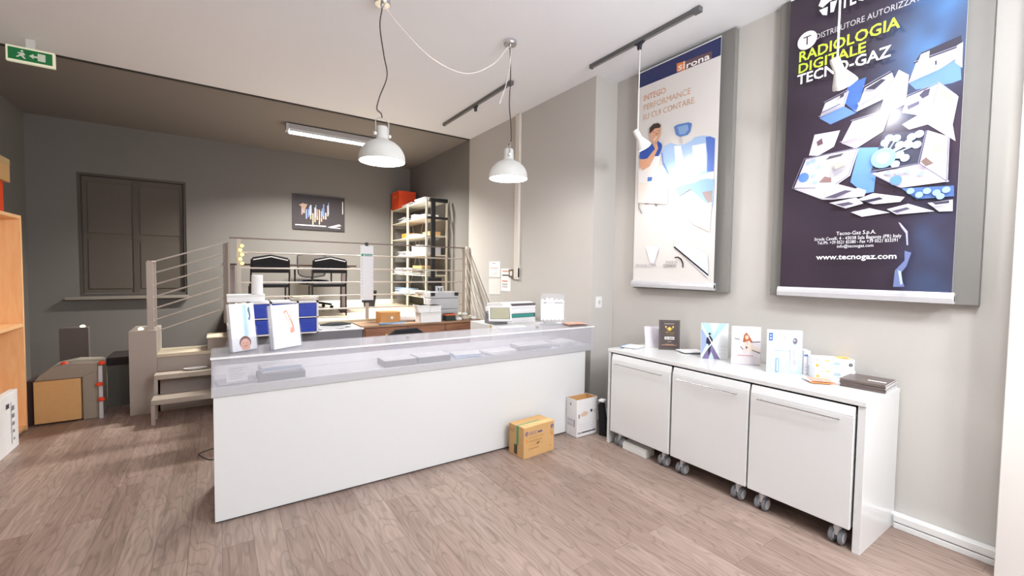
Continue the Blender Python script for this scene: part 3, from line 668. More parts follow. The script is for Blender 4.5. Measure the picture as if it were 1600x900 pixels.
cart('white rolling cabinet at the far left end of the bench, above a small white bracket', 2.445, .625)
cart('white rolling cabinet in the middle of the bench between the two others', 1.813, .60)
cart('white rolling cabinet at the near right end of the bench', 1.21, .582)
o = MB().box(-.02, .10, -.13, .13, 0, .055).prism([(-.02, .055), (.10, .055), (.08, .075), (0, .07)], 'y', -.13, .13).build('floor_bracket', M_WMATT, None, .006, 2, (3.03, 2.50, 0), 0)
tag(o, 'small white metal unit on the floor below the leftmost rolling cabinet', 'box')
o = MB().prism([(-.05, 0), (.03, 0), (.05, .30), (.02, .33), (-.0, .30)], 'x', -.03, .03).m(1).box(-.032, .032, -.01, .045, .33, .35).build('folded_bag', [M_FABRIC, M_PAPER], None, .004, 2, (3.10, 2.95, 0), .3)
tag(o, 'black narrow folded bag standing between the pier and the bench', 'bag')

# ---- things on the bench top
BZ = .8855
def board(name, label, cat, x, y, yaw, w, h, lean, art, thick=.006, group=None, rough=M_PRINTM, m=None):
    t = thing(name, label, cat, (x, y, BZ), yaw, group)
    M = Matrix.Rotation(-lean, 4, 'X')
    MB().box(0, w, 0, thick, 0, h, M).prism([(thick, 0), (.075, 0), (thick+math.sin(lean)*h*.7, h*.7*math.cos(lean))], 'x', w*.48, w*.52).build('stand_board', m or M_PAPER, t)
    U = M.to_3x3() @ Vector((0, 0, 1)); p = Print(M @ Vector((0, -.0008, 0)), (1, 0, 0), U, clip=(0, w, 0, h)); art(p, w, h)
    p.build('printed_face', rough, t); return t
def a_tent(p, w, h):
    p.rect((222, 216, 224), 0, 0, w, h)
    for c, r in (((.35, .7), .09), ((.6, .75), .07), ((.45, .45), .11), ((.65, .5), .06)):
        p.circle((196, 188, 204), (w*c[0], h*c[1]), w*r); p.circle((222, 216, 224), (w*c[0], h*c[1]), w*r*.85)
    for i in range(4): p.line((206, 198, 210), (w*.3, h*(.35-.05*i)), (w*.7, h*(.35-.05*i)), .002)
def a_menu(p, w, h):
    p.rect((84, 74, 72), 0, 0, w, h).rect((104, 94, 92), w*.03, h*.02, w*.97, h*.98).rect((84, 74, 74), w*.06, h*.04, w*.94, h*.96)
    gd = (206, 170, 60)
    p.rect((160, 150, 140), w*.25, h*.86, w*.72, h*.885)
    p.circle(gd, (w*.5, h*.7), w*.1); p.circle((240, 220, 140), (w*.5, h*.715), w*.05)
    for sx in (-1, 1):
        p.circle(gd, (w*(.5+sx*.17), h*.77), w*.045); p.circle((250, 240, 190), (w*(.5+sx*.17), h*.775), w*.025)
        p.line(gd, (w*(.5+sx*.17), h*.74), (w*.5, h*.63), .004)
    p.rect(gd, w*.32, h*.58, w*.45, h*.6).rect((150, 126, 60), w*.5, h*.56, w*.72, h*.58).rect((120, 104, 70), w*.36, h*.5, w*.7, h*.52)
    p.rect((232, 228, 226), w*.27, h*.35, w*.73, h*.44); p.rect((90, 80, 80), w*.31, h*.38, w*.42, h*.41).rect((90, 80, 80), w*.46, h*.38, w*.69, h*.41)
    p.rect((170, 150, 145), w*.4, h*.27, w*.6, h*.29).rect((170, 130, 110), w*.12, h*.15, w*.85, h*.175).rect((190, 160, 120), w*.3, h*.18, w*.7, h*.195)
def a_cross(p, w, h):
    p.grid(lambda a, c: (int(196+20*c), int(214+16*c), 232), 0, 0, w, h, 1, 3)
    p.poly((176, 210, 234), [(0, h), (w*.95, h), (w*.4, h*.45), (0, h*.9)]).poly((214, 230, 240), [(w*.3, h), (w*.65, h), (w*.45, h*.65)])
    p.poly((152, 170, 208), [(0, h*.1), (0, h*.85), (w*.28, h*.52)]).poly((232, 234, 236), [(w*.98, h), (w, 0), (w*.72, 0), (w*.42, h*.45)])
    p.poly((124, 112, 150), [(w*.04, 0), (w*.36, h*.44), (w*.7, 0), (w*.5, 0), (w*.38, h*.2), (w*.28, 0)])
    dk = (44, 40, 58)
    p.circle(dk, (w*.31, h*.7), w*.045).poly(dk, [(w*.2, h*.58), (w*.31, h*.66), (w*.42, h*.56), (w*.42, h*.42), (w*.36, h*.38), (w*.34, h*.2), (w*.28, h*.08), (w*.26, h*.2), (w*.28, h*.4), (w*.18, h*.44)])
    p.line((240, 242, 246), (0, h*.95), (w*.73, 0), .011).line((240, 242, 246), (0, h*.07), (w*.96, h*.99), .011)
    for i in range(3): p.line((196, 196, 204), (w*.6, h*(.36-.1*i)), (w*.9, h*(.36-.1*i)), .002)
def a_woman(p, w, h):
    p.rect((226, 220, 223), 0, 0, w, h).rect((204, 196, 202), 0, 0, w, h*.04)
    p.poly((176, 96, 62), [(w*.38, h*.6), (w*.42, h*.78), (w*.5, h*.85), (w*.6, h*.76), (w*.72, h*.6), (w*.55, h*.58)])
    p.circle((236, 190, 166), (w*.52, h*.72), w*.06, ry=h*.055)
    p.poly((230, 214, 200), [(w*.4, h*.58), (w*.6, h*.64), (w*.76, h*.5), (w*.98, h*.42), (w*.98, h*.34), (w*.6, h*.38), (w*.42, h*.3), (w*.46, h*.44)])
    p.poly((226, 180, 160), [(w*.5, h*.62), (w*.58, h*.62), (w*.54, h*.52)])
    for a, b in (((.1, .68), (.28, .66)), ((.66, .6), (.98, .62)), ((.3, .48), (.4, .4)), ((.7, .4), (.98, .33))): p.line((92, 84, 90), (w*a[0], h*a[1]), (w*b[0], h*b[1]), .005)
    p.poly((90, 70, 76), [(w*.48, h*.5), (w*.56, h*.46), (w*.5, h*.42)])
    p.line((206, 160, 160), (w*.2, h*.25), (w*.75, h*.25), .008)
    for i in range(3): p.line((206, 200, 206), (w*.15, h*(.19-.05*i)), (w*.85, h*(.19-.05*i)), .002)
def a_blue(p, w, h):
    p.grid(lambda a, c: (int(188+14*c), int(206+8*c), 232), 0, 0, w, h, 2, 2)
    p.rect((246, 246, 248), 0, h*.5, w*.22, h).rect((78, 118, 184), w*.04, h*.74, w*.16, h*.93).circle((236, 240, 248), (w*.1, h*.8), w*.025).circle((236, 240, 248), (w*.1, h*.87), w*.02)
    p.rect((150, 160, 180), w*.215, h*.52, w*.67, h*.98).rect((240, 240, 243), w*.225, h*.53, w*.66, h*.975)
    p.circle((226, 160, 170), (w*.47, h*.84), w*.06).circle((240, 240, 243), (w*.46, h*.85), w*.045)
    p.rect((120, 160, 208), w*.25, h*.02, w*.34, h*.34).rect((214, 228, 242), w*.275, h*.04, w*.315, h*.32)
    p.poly((240, 240, 244), [(w*.66, h*.1), (w*.66, h*.5), (w*.78, h*.6), (w*.88, h*.5), (w*.86, h*.1), (w*.76, h*.04)])
    p.circle((120, 112, 124), (w*.79, h*.76), w*.06, ry=h*.07).circle((190, 186, 196), (w*.77, h*.77), w*.03)
    p.circle((186, 186, 196), (w*.78, h*.27), w*.06, ry=h*.07).line((150, 152, 164), (w*.77, h*.36), (w*.75, h*.56), .004)
board('desk_calendar', 'white tilted card with faint round drawings left of the dark menu board', 'card', 3.36, 2.68, -.62, .20, .20, .28, a_tent, group=None)
board('menu_board', 'dark brown upright panel with gold emblem and white strip on the bench', 'sign', 3.365, 2.535, -.75, .185, .275, .06, a_menu, m=mat('menu_brown', (84, 74, 72), .4))
board('brochure', 'brochure with a white cross pattern and a dark silhouetted figure on the bench', 'brochure', 3.33, 2.09, -.80, .21, .297, .04, a_cross, .012)
board('brochure', 'white brochure with a red-haired woman, between the cross-pattern and pale blue ones', 'brochure', 3.33, 1.83, -.86, .205, .30, .04, a_woman, .012)
board('brochure', 'pale blue brochure with a blue logo and white device, nearest the small cartons', 'brochure', 3.29, 1.545, -.86, .225, .31, .05, a_blue, .014)
o = MB().box(0, .04, 0, .09, 0, .17).build('small_carton', M_PAPER, None, .002, 2, (3.45, 1.37, BZ), -.8)
tag(o, 'slim white carton with blue marks standing behind the pale blue brochure', 'box')
p = Print((0, -.0008, 0)); p.rect((92, 120, 178), 0, .13, .04, .145).rect((205, 214, 230), .005, .03, .03, .035).rect((205, 214, 230), .005, .05, .03, .055); p.build('carton_print', M_PRINTM, o)
# two white glove cartons in a stack
def glove(z, dx, label):
    t = thing('glove_carton', label, 'box', (3.375+dx, 1.27-dx, BZ+z), -.86, 'white cartons stacked beside the pale blue brochure')
    MB().box(0, .235, 0, .12, 0, .071).build('carton', M_PAPER, t, .0015)
    p = Print((0, -.0008, 0)); p.text((90, 90, 96), 'DOC', .012, .052, .04, .012).rect((232, 208, 90), .06, .052, .09, .06).rect((240, 178, 70), .008, .012, .026, .03)
    p.rect((176, 196, 206), .11, .03, .15, .05).rect((196, 206, 214), .1, .015, .17, .02)
    p.circle((48, 48, 52), (.212, .036), .011).circle((200, 200, 202), (.212, .036), .004); p.build('front_print', M_PRINTM, t)
    p = Print((0, 0, .0725), (1, 0, 0), (0, 1, 0)); p.rect((236, 196, 110), .15, .01, .225, .11).rect((236, 130, 70), .18, .02, .21, .05); p.build('top_print', M_PRINTM, t)
glove(0, 0, 'lower of the two white cartons stacked on the bench')
glove(.0725, -.004, 'white carton with an orange top, upper one of the stacked pair')
sheet_pile('leaflet_stack', 'orange and white leaflets on the bench in front of the two stacked cartons', 'leaflets', 3.30, 1.21, BZ, .12, .11, 4, .005, -.8, [P_PINK, mat('orange_print', (232, 150, 90), .5), M_PAPER], jit=.03)
for i in range(7):
    r = random.uniform(-.03, .03)
    o = MB().box(-.13, .12, -.115, .115, 0, .0068).m(1).box(-.13, .12, -.1155, -.113, 0.001, .006).build('brown_catalogue', [mat('catalogue_brown', (104, 92, 88), .4), M_PAPER], None, .001, 1, (3.44+random.uniform(-.003, .003), .995+random.uniform(-.004, .004), BZ+i*.0072), .05+r*.3)
    tag(o, ['dark brown thin catalogue in the stack at the bench end', 'dark brown catalogue with a white label, topmost of the stack at the bench end'][i == 6], 'catalogue', 'brown catalogues stacked on the bench')
    if i == 6: MB().box(-.05, -.03, -.1, -.01, .0068, .0076).build('spot_label', M_PAPER, o)
sheet_pile('magazine_pile', 'spread papers and magazines at the far left end of the bench', 'magazines', 3.22, 2.72, BZ, .2, .15, 4, .004, .4, [M_PAPER, P_GREYB, P_BLUE], jit=.04)
sheet_pile('magazine_pile', 'low pile of white and grey magazines between menu board and cross brochure', 'magazines', 3.47, 2.27, BZ, .2, .15, 5, .005, -.5, [M_PAPER, M_GREY], jit=.02)

# ================================================================ POSTERS
def backing(label, y0, y1, x1=XW):
    o = MB().box(0, .05, 0, y1-y0, 0, CZ-.01-1.435).build('backing_panel', M_PANEL, None, .003, 2, (XW-.051, y0, 1.435), 0)
    tag(o, label, 'panel')
backing('tall grey wall panel behind the white dental chair banner', 2.00, 3.00)
backing('tall grey wall panel behind the dark banner with flying boxes', .545, 1.66)
def banner(label, y_left, w, z0, z1, prn):
    t = thing('roll_down_banner', label, 'banner', (3.497, y_left, z0), 0)
    for nm, z in (('top_bar', z1-z0), ('bottom_bar', 0)):
        if z1 > CZ and nm == 'top_bar': continue
        a = 1 if nm == 'bottom_bar' else .6
        MB().prism([(-.022*a, -.03*a), (.02*a, -.03*a), (.02*a, .03*a), (-.012*a, .036*a), (-.022*a, .02*a), (-.026*a, 0)], 'y', -w-.012, .012).build(nm, mat('bar_alu', (214, 214, 218), .3, .35), t, .003)
    MB().box(-.001, .002, -w, 0, 0, z1-z0).build('banner_sheet', M_PAPER, t)
    p = Print((-.0018, 0, 0), (0, -1, 0), (0, 0, 1), clip=(0, w, 0, z1-z0-.01)); prn(p, w, z1-z0); p.build('banner_print', M_PRINT, t)
def pr1(p, w, h):
    p.rect((226, 222, 219), 0, 0, w, h-.005); p.items(ART_ONE)
def pr2(p, w, h):
    from mathutils import noise
    def f(a, c):
        n = .5+.5*noise.noise(Vector((a*3, c*6, 0))); n2 = .5+.5*noise.noise(Vector((a*9, c*16, 3)))
        r, g, b = 46+14*n, 37+10*n, 50+12*n
        d = math.exp(-((a-1.05+.55*(1-c)*1.2)**2)/.05)*max(0, min(1, (c-.45)*3))
        d += .5*math.exp(-((a-.9)**2)/.02)*max(0, (.4-c))*2
        k = min(1, d*(.5+1.1*n*n2*1.7))
        return (int(r+(80-r)*k), int(g+(134-g)*k), int(b+(196-b)*k))
    p.grid(f, 0, 0, w, h, 46, 90); p.items(ART_TWO)
banner('white hanging banner with a blue dental chair and a man in blue', 2.965, .865, 1.48, 3.578, pr1)
banner('dark hanging banner with flying white boxes and lime green lettering', 1.57, .925, 1.47, 3.60, pr2)

# ================================================================ LAMPS
def pendant(label, x, y, rz, cord_pts):
    t = thing('pendant_lamp', label, 'lamp', (x, y, 2.42), rz, 'pendant lamps over the counter')
    R = .172
    prof = [(R, 0), (R+.002, .004), (R, .012)]+[(R*math.cos(a)*1.0+.0, .012+.155*math.sin(a)) for a in [i*PI/2/14 for i in range(1, 12)]]
    prof = [q for q in prof if q[0] > .045]+[(.046, .172), (.045, .18), (.044, .25), (.038, .262), (.012, .265)]
    inner = [(r-.004 if r > .02 else r, z-.003) for r, z in prof[::-1] if z < .175]
    sh = MB().lathe(prof).m(1).lathe(inner).build('lamp_shade', [mat('shade_grey', (206, 206, 203), .45, var=.01), mat('shade_inner', (250, 250, 248), .5, var=.0)], t)
    MB().lathe([(.0, .20), (.02, .19), (.03, .15), (.055, .11), (.062, .08), (.055, .045), (.03, .025), (0, .02)], 24).build('bulb', mat('bulb_glow', (255, 255, 255), .4, emit=(255, 250, 244), es=14), t)
    MB().tube([(-.052, 0, .19), (-.055, 0, .30), (-.03, 0, .325), (.03, 0, .325), (.055, 0, .30), (.052, 0, .19)], .004, 8).build('stirrup', M_STEEL, t)
    for sx in (-1, 1): MB().lathe([(0, -.012), (.013, -.01), (.013, .01), (0, .012)], 14, Matrix.Translation((sx*.06, 0, .20)) @ Matrix.Rotation(PI/2, 4, 'Y')).build('side_knob', M_WMATT, t)
    MB().tube(smooth_path(cord_pts, 8), .0045, 8).build('power_cord', mat('cord_dark', (62, 52, 50), .6), t)
    MB().lathe([(.0, 0), (.055, 0), (.06, .008), (.06, .034), (0, .034)], 28, Matrix.Translation((0, 0, CZ-2.42-.035))).lathe([(0, -.03), (.012, -.028), (.015, 0)], 14, Matrix.Translation((0, 0, CZ-2.42-.035))).build('ceiling_rose', M_CHROME, t)
    l = bpy.data.lights.new('lamp_light', 'POINT'); l.energy = L_PEND; l.shadow_soft_size = .06; l.color = (1, .985, .97)
    lo = bpy.data.objects.new('lamp_light', l); COL.objects.link(lo); lo.parent = t; lo.location = (0, 0, -.0)
    return t
C2 = CZ-2.42
pendant('grey dome pendant lamp above the left half of the counter', 1.052, 3.354, .2, [(0, 0, C2-.05), (-.02, 0, C2-.2), (.012, 0, C2-.4), (.04, 0, C2-.55), (-.02, 0, C2-.72), (-.045, 0, C2-.82), (-.01, 0, .36), (.0, 0, .325)])
pendant('grey dome pendant lamp above the right half of the counter', 2.166, 3.281, 1.2, [(0, 0, C2-.05), (.008, -.01, C2-.3), (-.005, 0, C2-.55), (.012, -.02, C2-.72), (.035, -.03, C2-.85), (.01, -.02, .34), (0, 0, .30)])
o = MB().tube(smooth_path([(1.06, 3.35, CZ-.04), (1.2, 3.34, CZ-.17), (1.45, 3.32, CZ-.34), (1.75, 3.31, CZ-.38), (2.0, 3.29, CZ-.24), (2.15, 3.285, CZ-.05)], 8), .0045, 8).build('ceiling_cable', mat('cable_white', (236, 228, 224), .5))
tag(o, 'white cable drooping along the ceiling between the two pendant roses', 'cable')
o = MB().tube(smooth_path([(2.175, 3.28, CZ-.04), (2.165, 3.28, CZ-.22), (2.12, 3.27, CZ-.4), (2.05, 3.26, CZ-.58)], 6), .004, 8).build('loose_wire', mat('cable_white'))
tag(o, 'loose white wire end hanging from the right pendant rose', 'cable')

def track(label, x, y0, y1, ya):
    t = thing('ceiling_track', label, 'track light rail', (x, y0, CZ-.001))
    MB().box(-.018, .018, 0, y1-y0, -.034, 0).m(1).box(-.008, .008, .03, y1-y0-.03, -.0355, -.030).m(0).box(-.024, .024, -.03, .03, -.04, 0).box(-.02, .02, y1-y0-.02, y1-y0, -.038, 0).build('rail', [mat('track_grey', (96, 96, 98), .4), mat('track_slot', (164, 162, 160), .4, .6)], t, .002)
    MB().prism([(ya-y0-.055, -.035), (ya-y0+.055, -.035), (ya-y0+.02, -.055), (ya-y0+.013, -.095), (ya-y0-.013, -.095), (ya-y0-.02, -.055)], 'x', -.014, .014).build('adapter', mat('adapter_black', (44, 44, 54), .4), t, .003)
    return t
track('grey ceiling track holding the spotlight near the white banner', 3.06, 2.04, 3.19, 2.59)
track('grey ceiling track without lamp behind the right pendant', 2.625, 3.96, 5.62, 4.72)
track('grey ceiling track holding the spotlight before the dark banner', 3.06, .55, 1.68, 1.11)
def spot(label, x, y, z, aim, lz):
    t = thing('spotlight', label, 'spotlight', (x, y, z), 0, 'spotlights hanging from the ceiling tracks')
    MB().tube([(0, 0, .0), (0, 0, CZ-.09-z)], .006, 10).build('rod', mat('rod_white', (222, 218, 212), .4), t)
    d = (Vector(aim)-Vector((x, y, z))).normalized()
    M = d.to_track_quat('Z', 'Y').to_matrix().to_4x4()
    MB().lathe([(0, -.05), (.022, -.048), (.026, -.03), (.026, .03), (.03, .04), (.058, .10), (.064, .118), (.0645, .126), (.060, .128)], 28, M).build('lamp_head', mat('spot_white', (232, 230, 226), .35), t)
    MB().lathe([(.060, .1275), (.04, .134), (.0, .137)], 28, M).build('glowing_lens', mat('lens_glow', (255, 255, 255), .3, emit=(255, 251, 246), es=25), t)
    MB().lathe([(0, .012), (.014, .01), (.014, -.01), (0, -.012)], 12).build('swivel_joint', mat('spot_white'), t)
    l = bpy.data.lights.new('spot_light', 'SPOT'); l.energy = L_SPOT; l.spot_size = math.radians(110); l.spot_blend = .9; l.shadow_soft_size = .05; l.color = (1, .97, .93)
    lo = bpy.data.objects.new('spot_light', l); COL.objects.link(lo); lo.parent = t
    lo.matrix_basis = Matrix.Translation(d*.145) @ d.to_track_quat('-Z', 'Y').to_matrix().to_4x4()
    return t
spot('white spotlight hanging beside the top left of the white banner', 3.06, 2.585, 2.80, (3.45, 2.45, 2.2), 0)
spot('white spotlight hanging in front of the lime lettering of the dark banner', 3.06, 1.105, 2.84, (3.45, .98, 2.25), 0)

# louvred ceiling light over the mezzanine
fl = thing('tube_light', 'long louvred tube light mounted on the dark ceiling above the mezzanine', 'ceiling light', (1.47, 6.95, CZ-.001))
MB().box(-.63, .63, -.09, .09, -.08, -.012).m(1).box(-.60, .60, -.06, .06, -.012, 0).build('housing', [mat('housing_grey', (176, 172, 172), .5), M_BLACK], fl, .004)
lv = MB()
for i in range(30): lv.box(-.61+i*.042, -.607+i*.042, -.085, .085, -.115, -.08)
lv.box(-.62, .62, -.087, -.083, -.115, -.08).box(-.62, .62, .083, .087, -.115, -.08).build('louvre', mat('louvre_alu', (220, 222, 224), .3, .4), fl)
MB().box(-.61, .61, -.075, .075, -.088, -.082).build('glowing_tube', mat('tube_glow', (255, 255, 255), .4, emit=(240, 248, 255), es=9), fl)
MB().box(-.66, -.63, -.09, .09, -.1, -.012).build('end_cap', M_LGREY, fl)
l = area('tube_glow_light', (0, 0, -.125), (0, 0, 0), 1.2, .14, L_TUBE, (1, .98, .92), math.radians(138)); l.parent = fl

# exit sign
ex = thing('exit_sign', 'green and white emergency exit sign hanging from the ceiling at top left', 'sign', (-1.385, 5.80, 3.405))
MB().box(-.155, .155, -.02, .02, 0, .14).build('sign_case', mat('sign_cream', (226, 224, 196), .5, emit=(240, 240, 210), es=.25), ex, .006)
MB().box(-.03, .03, -.012, .012, .14, CZ-3.405).build('bracket', M_WMATT, ex)
p = Print((-.14, -.0215, .018)); p.rect((26, 132, 72), 0, 0, .28, .104)
wh = (236, 244, 226)
p.rect(wh, .185, .02, .235, .086).poly(wh, [(.13, .052), (.16, .075), (.16, .06), (.19, .06), (.19, .044), (.16, .044), (.16, .03)])
p.circle(wh, (.088, .082), .009).poly(wh, [(.062, .066), (.1, .07), (.108, .05), (.094, .046), (.112, .02), (.1, .016), (.08, .038), (.056, .02), (.05, .028), (.07, .046), (.074, .058), (.06, .054)])
p.build('pictogram', print_mat('sign_print', .4), ex)

# ================================================================ CARTONS IN FRONT OF THE COUNTER
cb = thing('cardboard_carton', 'yellow-brown sealed carton with green tape lying before the counter', 'box', (2.116, 2.915, 0), .08)
Mx = Matrix.Rotation(-.0, 4, 'Z')
MB().box(0, .355, 0, .20, 0, .265).build('carton_body', M_CARD, cb, .003)
MB().box(-.002, .357, .06, .068, .265, .272).box(0, .355, 0, .06, .265, .270).build('top_flap', mat('flap_light', (226, 186, 130), .85), cb)
MB().box(-.0015, .25, .070, .098, .2655, .2672).box(-.0015, 0, .07, .098, .10, .2655).build('green_tape', mat('tape_green', (74, 150, 96), .3), cb)
MB().box(-.0025, 0, .085, .125, .02, .10).build('dark_tape', mat('tape_dark', (70, 62, 44), .4), cb)
p = Print((0, -.0015, 0)); nv = (96, 92, 140)
p.text(nv, 'DOC', .065, .195, .08, .03).rect(nv, .155, .2, .21, .214)
p.poly((196, 150, 96), [(.055, .165), (.225, .165), (.225, .173), (.058, .173), (.058, .14), (.205, .14), (.205, .148), (.0565, .148)][:4]).rect((190, 146, 94), .055, .135, .205, .147).rect((198, 152, 98), .055, .105, .225, .111).rect((186, 142, 92), .055, .07, .17, .08)
p.poly((120, 100, 60), [(.14, .115), (.185, .125), (.155, .1)])
for u, v in ((.03, .215), (.325, .225)): p.circle(nv, (u, v), .017).circle((190, 160, 150), (u, v), .008)
for u, v in ((.03, .15), (.325, .16)): p.circle((222, 140, 50), (u, v), .007, ry=.016)
p.rect((170, 120, 80), .30, .05, .31, .06); p.build('carton_print', M_PRINTM, cb)
p = Print((-.0015, .2, 0), (0, -1, 0), (0, 0, 1)); p.text((140, 120, 90), 'DOC', .012, .2, .07, .03).text((140, 120, 90), 'DOC', .012, .04, .06, .0); p.build('side_print', M_PRINTM, cb)
wb = thing('open_carton', 'white open-topped carton standing at the right end of the counter', 'box', (2.82, 3.03, 0), 0)
M_CIN = mat('carton_inside', (214, 164, 106), .9)
W, D, H = .27, .15, .365
MB().box(0, W, 0, .004, 0, H).box(0, W, D-.004, D, 0, H).box(0, .004, .004, D-.004, 0, H).box(W-.004, W, .004, D-.004, 0, H).box(0, W, 0, D, 0, .004).build('carton_walls', mat('carton_white', (234, 232, 232), .7), wb)
MB().box(.0045, W-.0045, .0045, .0055, .005, H-.002).box(.0045, W-.0045, D-.0055, D-.0045, .005, H-.002).box(.0045, .0055, .0045, D-.0045, .005, H-.002).box(W-.0055, W-.0045, .0045, D-.0045, .005, H-.002).box(.005, W-.005, .005, D-.005, .005, .008).build('carton_lining', M_CIN, wb)
p = Print((0, -.0012, 0)); p.poly((226, 196, 170), [(.05, .22), (.09, .245), (.14, .24), (.145, .21), (.1, .195), (.06, .2)]).rect((170, 150, 140), .02, .185, .04, .225).circle((70, 70, 84), (.19, .24), .015).rect((216, 206, 196), .22, .215, .245, .25)
p.rect((54, 54, 66), .07, .035, .25, .047).rect((140, 136, 144), .015, .035, .065, .047)
for i in range(3): p.rect((214, 212, 216), .03, .12-i*.022, .22, .124-i*.022)
p.text((150, 150, 160), 'DOC', .21, .052, .04, .01); p.build('front_print', M_PRINTM, wb)
p = Print((-.0012, D, 0), (0, -1, 0), (0, 0, 1)); p.poly((140, 136, 150), [(.05, .3), (.065, .335), (.075, .3)]).rect((206, 204, 210), .02, .14, .1, .17).rect((206, 204, 210), .02, .1, .1, .13).rect((150, 150, 156), .11, .1, .125, .17); p.build('side_print', M_PRINTM, wb)

# ================================================================ WALL THINGS
o = thing('light_switch', 'small white light switch plate on the pier beside the bench', 'switch', (3.37, 3.32, 1.27))
MB().box(-.04, .04, -.012, 0, -.06, .06).build('switch_plate', M_WMATT, o, .003)
MB().box(-.012, .012, -.017, -.012, -.02, .02).build('rocker', M_LGREY, o, .001)
o = MB().box(-.035, 0, -.045, .045, 1.50, CZ).build('cable_trunking', mat('trunking_white', (222, 216, 206), .5), None, .004, 2, (XC, 4.70, 0), 0)
tag(o, 'vertical white cable trunking on the wall behind the counter', 'trunking')
o = thing('wall_socket', 'socket with a brown frame at the foot of the white trunking', 'socket', (XC, 4.745, 1.555))
MB().box(-.03, 0, -.09, .0, -.075, .075).build('back_box', M_WMATT, o, .003)
MB().box(-.035, 0, .0, .115, -.055, .055).m(1).box(-.038, -.034, .03, .085, -.03, .03).build('socket_frame', [mat('frame_brown', (110, 92, 74), .5), M_WMATT], o, .003)
def note(label, y0, y1, z0, z1, art, rot=0):
    t = thing('wall_notice', label, 'notice', (XC-.001, (y0+y1)/2, z0), 0, 'paper notices on the wall behind the counter')
    w = y1-y0; h = z1-z0
    o = MB().box(-.002, 0, -w/2, w/2, 0, h).build('paper', M_PAPER, t); o.rotation_euler = (rot, 0, 0)
    p = Print((-.003, w/2, 0), (0, -1, 0), (0, 0, 1)); art(p, w, h); q = p.build('print', M_PRINTM, t); q.rotation_euler = (rot, 0, 0)
def n1(p, w, h):
    p.rect((100, 96, 96), w*.3, h*.86, w*.6, h*.89); p.rect((196, 170, 160), w*.1, h*.55, w*.8, h*.6)
    for i in range(4): p.rect((200, 196, 194), w*.1, h*(.45-.1*i), w*.85, h*(.47-.1*i))
def n2(p, w, h):
    p.rect((228, 226, 222), 0, 0, w, h)
    for i in range(3): p.rect((216, 214, 210), w*.1, h*(.8-.2*i), w*.85, h*(.81-.2*i))
def n3(p, w, h):
    for c, v in (((214, 150, 120), .86), ((50, 56, 70), .68), ((214, 130, 110), .42), ((170, 170, 172), .28), ((190, 190, 192), .17)): p.rect(c, w*.14, h*v, w*(.86 if v > .5 else .7), h*(v+.05))
note('white notice with small print, upper one of the left pair on the wall', 5.13, 5.42, 1.50, 1.72, n1)
note('plain white sheet, lower one of the left pair on the wall', 5.11, 5.42, 1.25, 1.475, n2, -.03)
note('notice with orange and black lines below the wall socket', 4.86, 5.10, 1.31, 1.62, n3)

# framed picture on the back wall
pc = thing('wall_picture', 'dark picture with a colourful row of figures hanging on the back wall', 'picture', (1.10, 8.6, 2.28))
MB().box(0, .88, -.03, 0, 0, .62).build('picture_panel', mat('picture_dark', (46, 40, 44), .5), pc, .003)
p = Print((0, -.0315, 0)); p.rect((62, 56, 60), .02, .02, .86, .6)
cs = [(190, 140, 110), (206, 170, 150), (140, 160, 200), (120, 140, 206), (200, 206, 226), (220, 180, 150), (190, 196, 206)]
for i in range(13):
    u = .14+i*.036; v = .26+.05*math.sin(i*2.1)-.05*math.sin(i*PI/12); hh = .16+.04*math.sin(i*3.3)
    p.rect(cs[i % 7], u, v, u+.022, v+hh)
    if 3 < i < 11: p.rect((232, 190, 156), u, v-.07, u+.02, v-.005)
    if i % 3 == 0: p.rect((150, 180, 232), u+.02, v+.03, u+.03, v+hh+.05)
p.poly((180, 150, 130), [(.1, .43), (.2, .36), (.24, .45), (.16, .46)])
p.rect((226, 220, 216), .04, .065, .55, .085).poly((206, 200, 204), [(.57, .06), (.78, .13), (.82, .10), (.68, .06)]).poly((206, 200, 204), [(.6, .07), (.8, .06), (.8, .045), (.62, .05)]).rect((220, 214, 210), .835, .32, .85, .55)
p.build('picture_print', M_PRINTM, pc)

# ================================================================ MEZZANINE RAILS AND STAIR
M_RAIL = mat('rail_taupe', (176, 166, 158), .45, .2, var=.03)
rl = thing('guard_rail', 'grey metal guard rail with five thin bars along the mezzanine edge', 'railing', (0, YB+.02, .9))
for x in (.205, 1.70, 3.185):
    MB().box(x-.022, x+.022, -.008, .008, 0, 1.03).build('post', M_RAIL, rl)
MB().bar((.11, 0, 1.035), (3.205, 0, 1.035), .04, .016).build('top_rail', mat('rail_dark', (112, 98, 92), .45, .2), rl)
for z in (.155, .33, .505, .68, .865): MB().tube([(.2, 0, z), (3.19, 0, z)], .009, 8).build('bar', M_RAIL, rl)
# string of small lights wound on the first post
sl = thing('string_lights', 'short string of small yellow lights wound on the left rail post', 'lights', (.225, YB-.005, 1.62))
MB().tube([(0, 0, 0), (.012, -.01, .06), (-.01, -.012, .12), (.012, -.01, .18), (0, -.01, .24)], .003, 6).build('wire', M_LGREY, sl)
for i in range(5): MB().lathe([(0, -.02), (.018, -.01), (.02, 0), (.014, .014), (0, .02)], 12, Matrix.Translation((.01*(-1)**i, -.02, .015+i*.052))).build('bulb', mat('warm_bulb', (250, 236, 150), .5, emit=(255, 228, 120), es=1.6), sl)
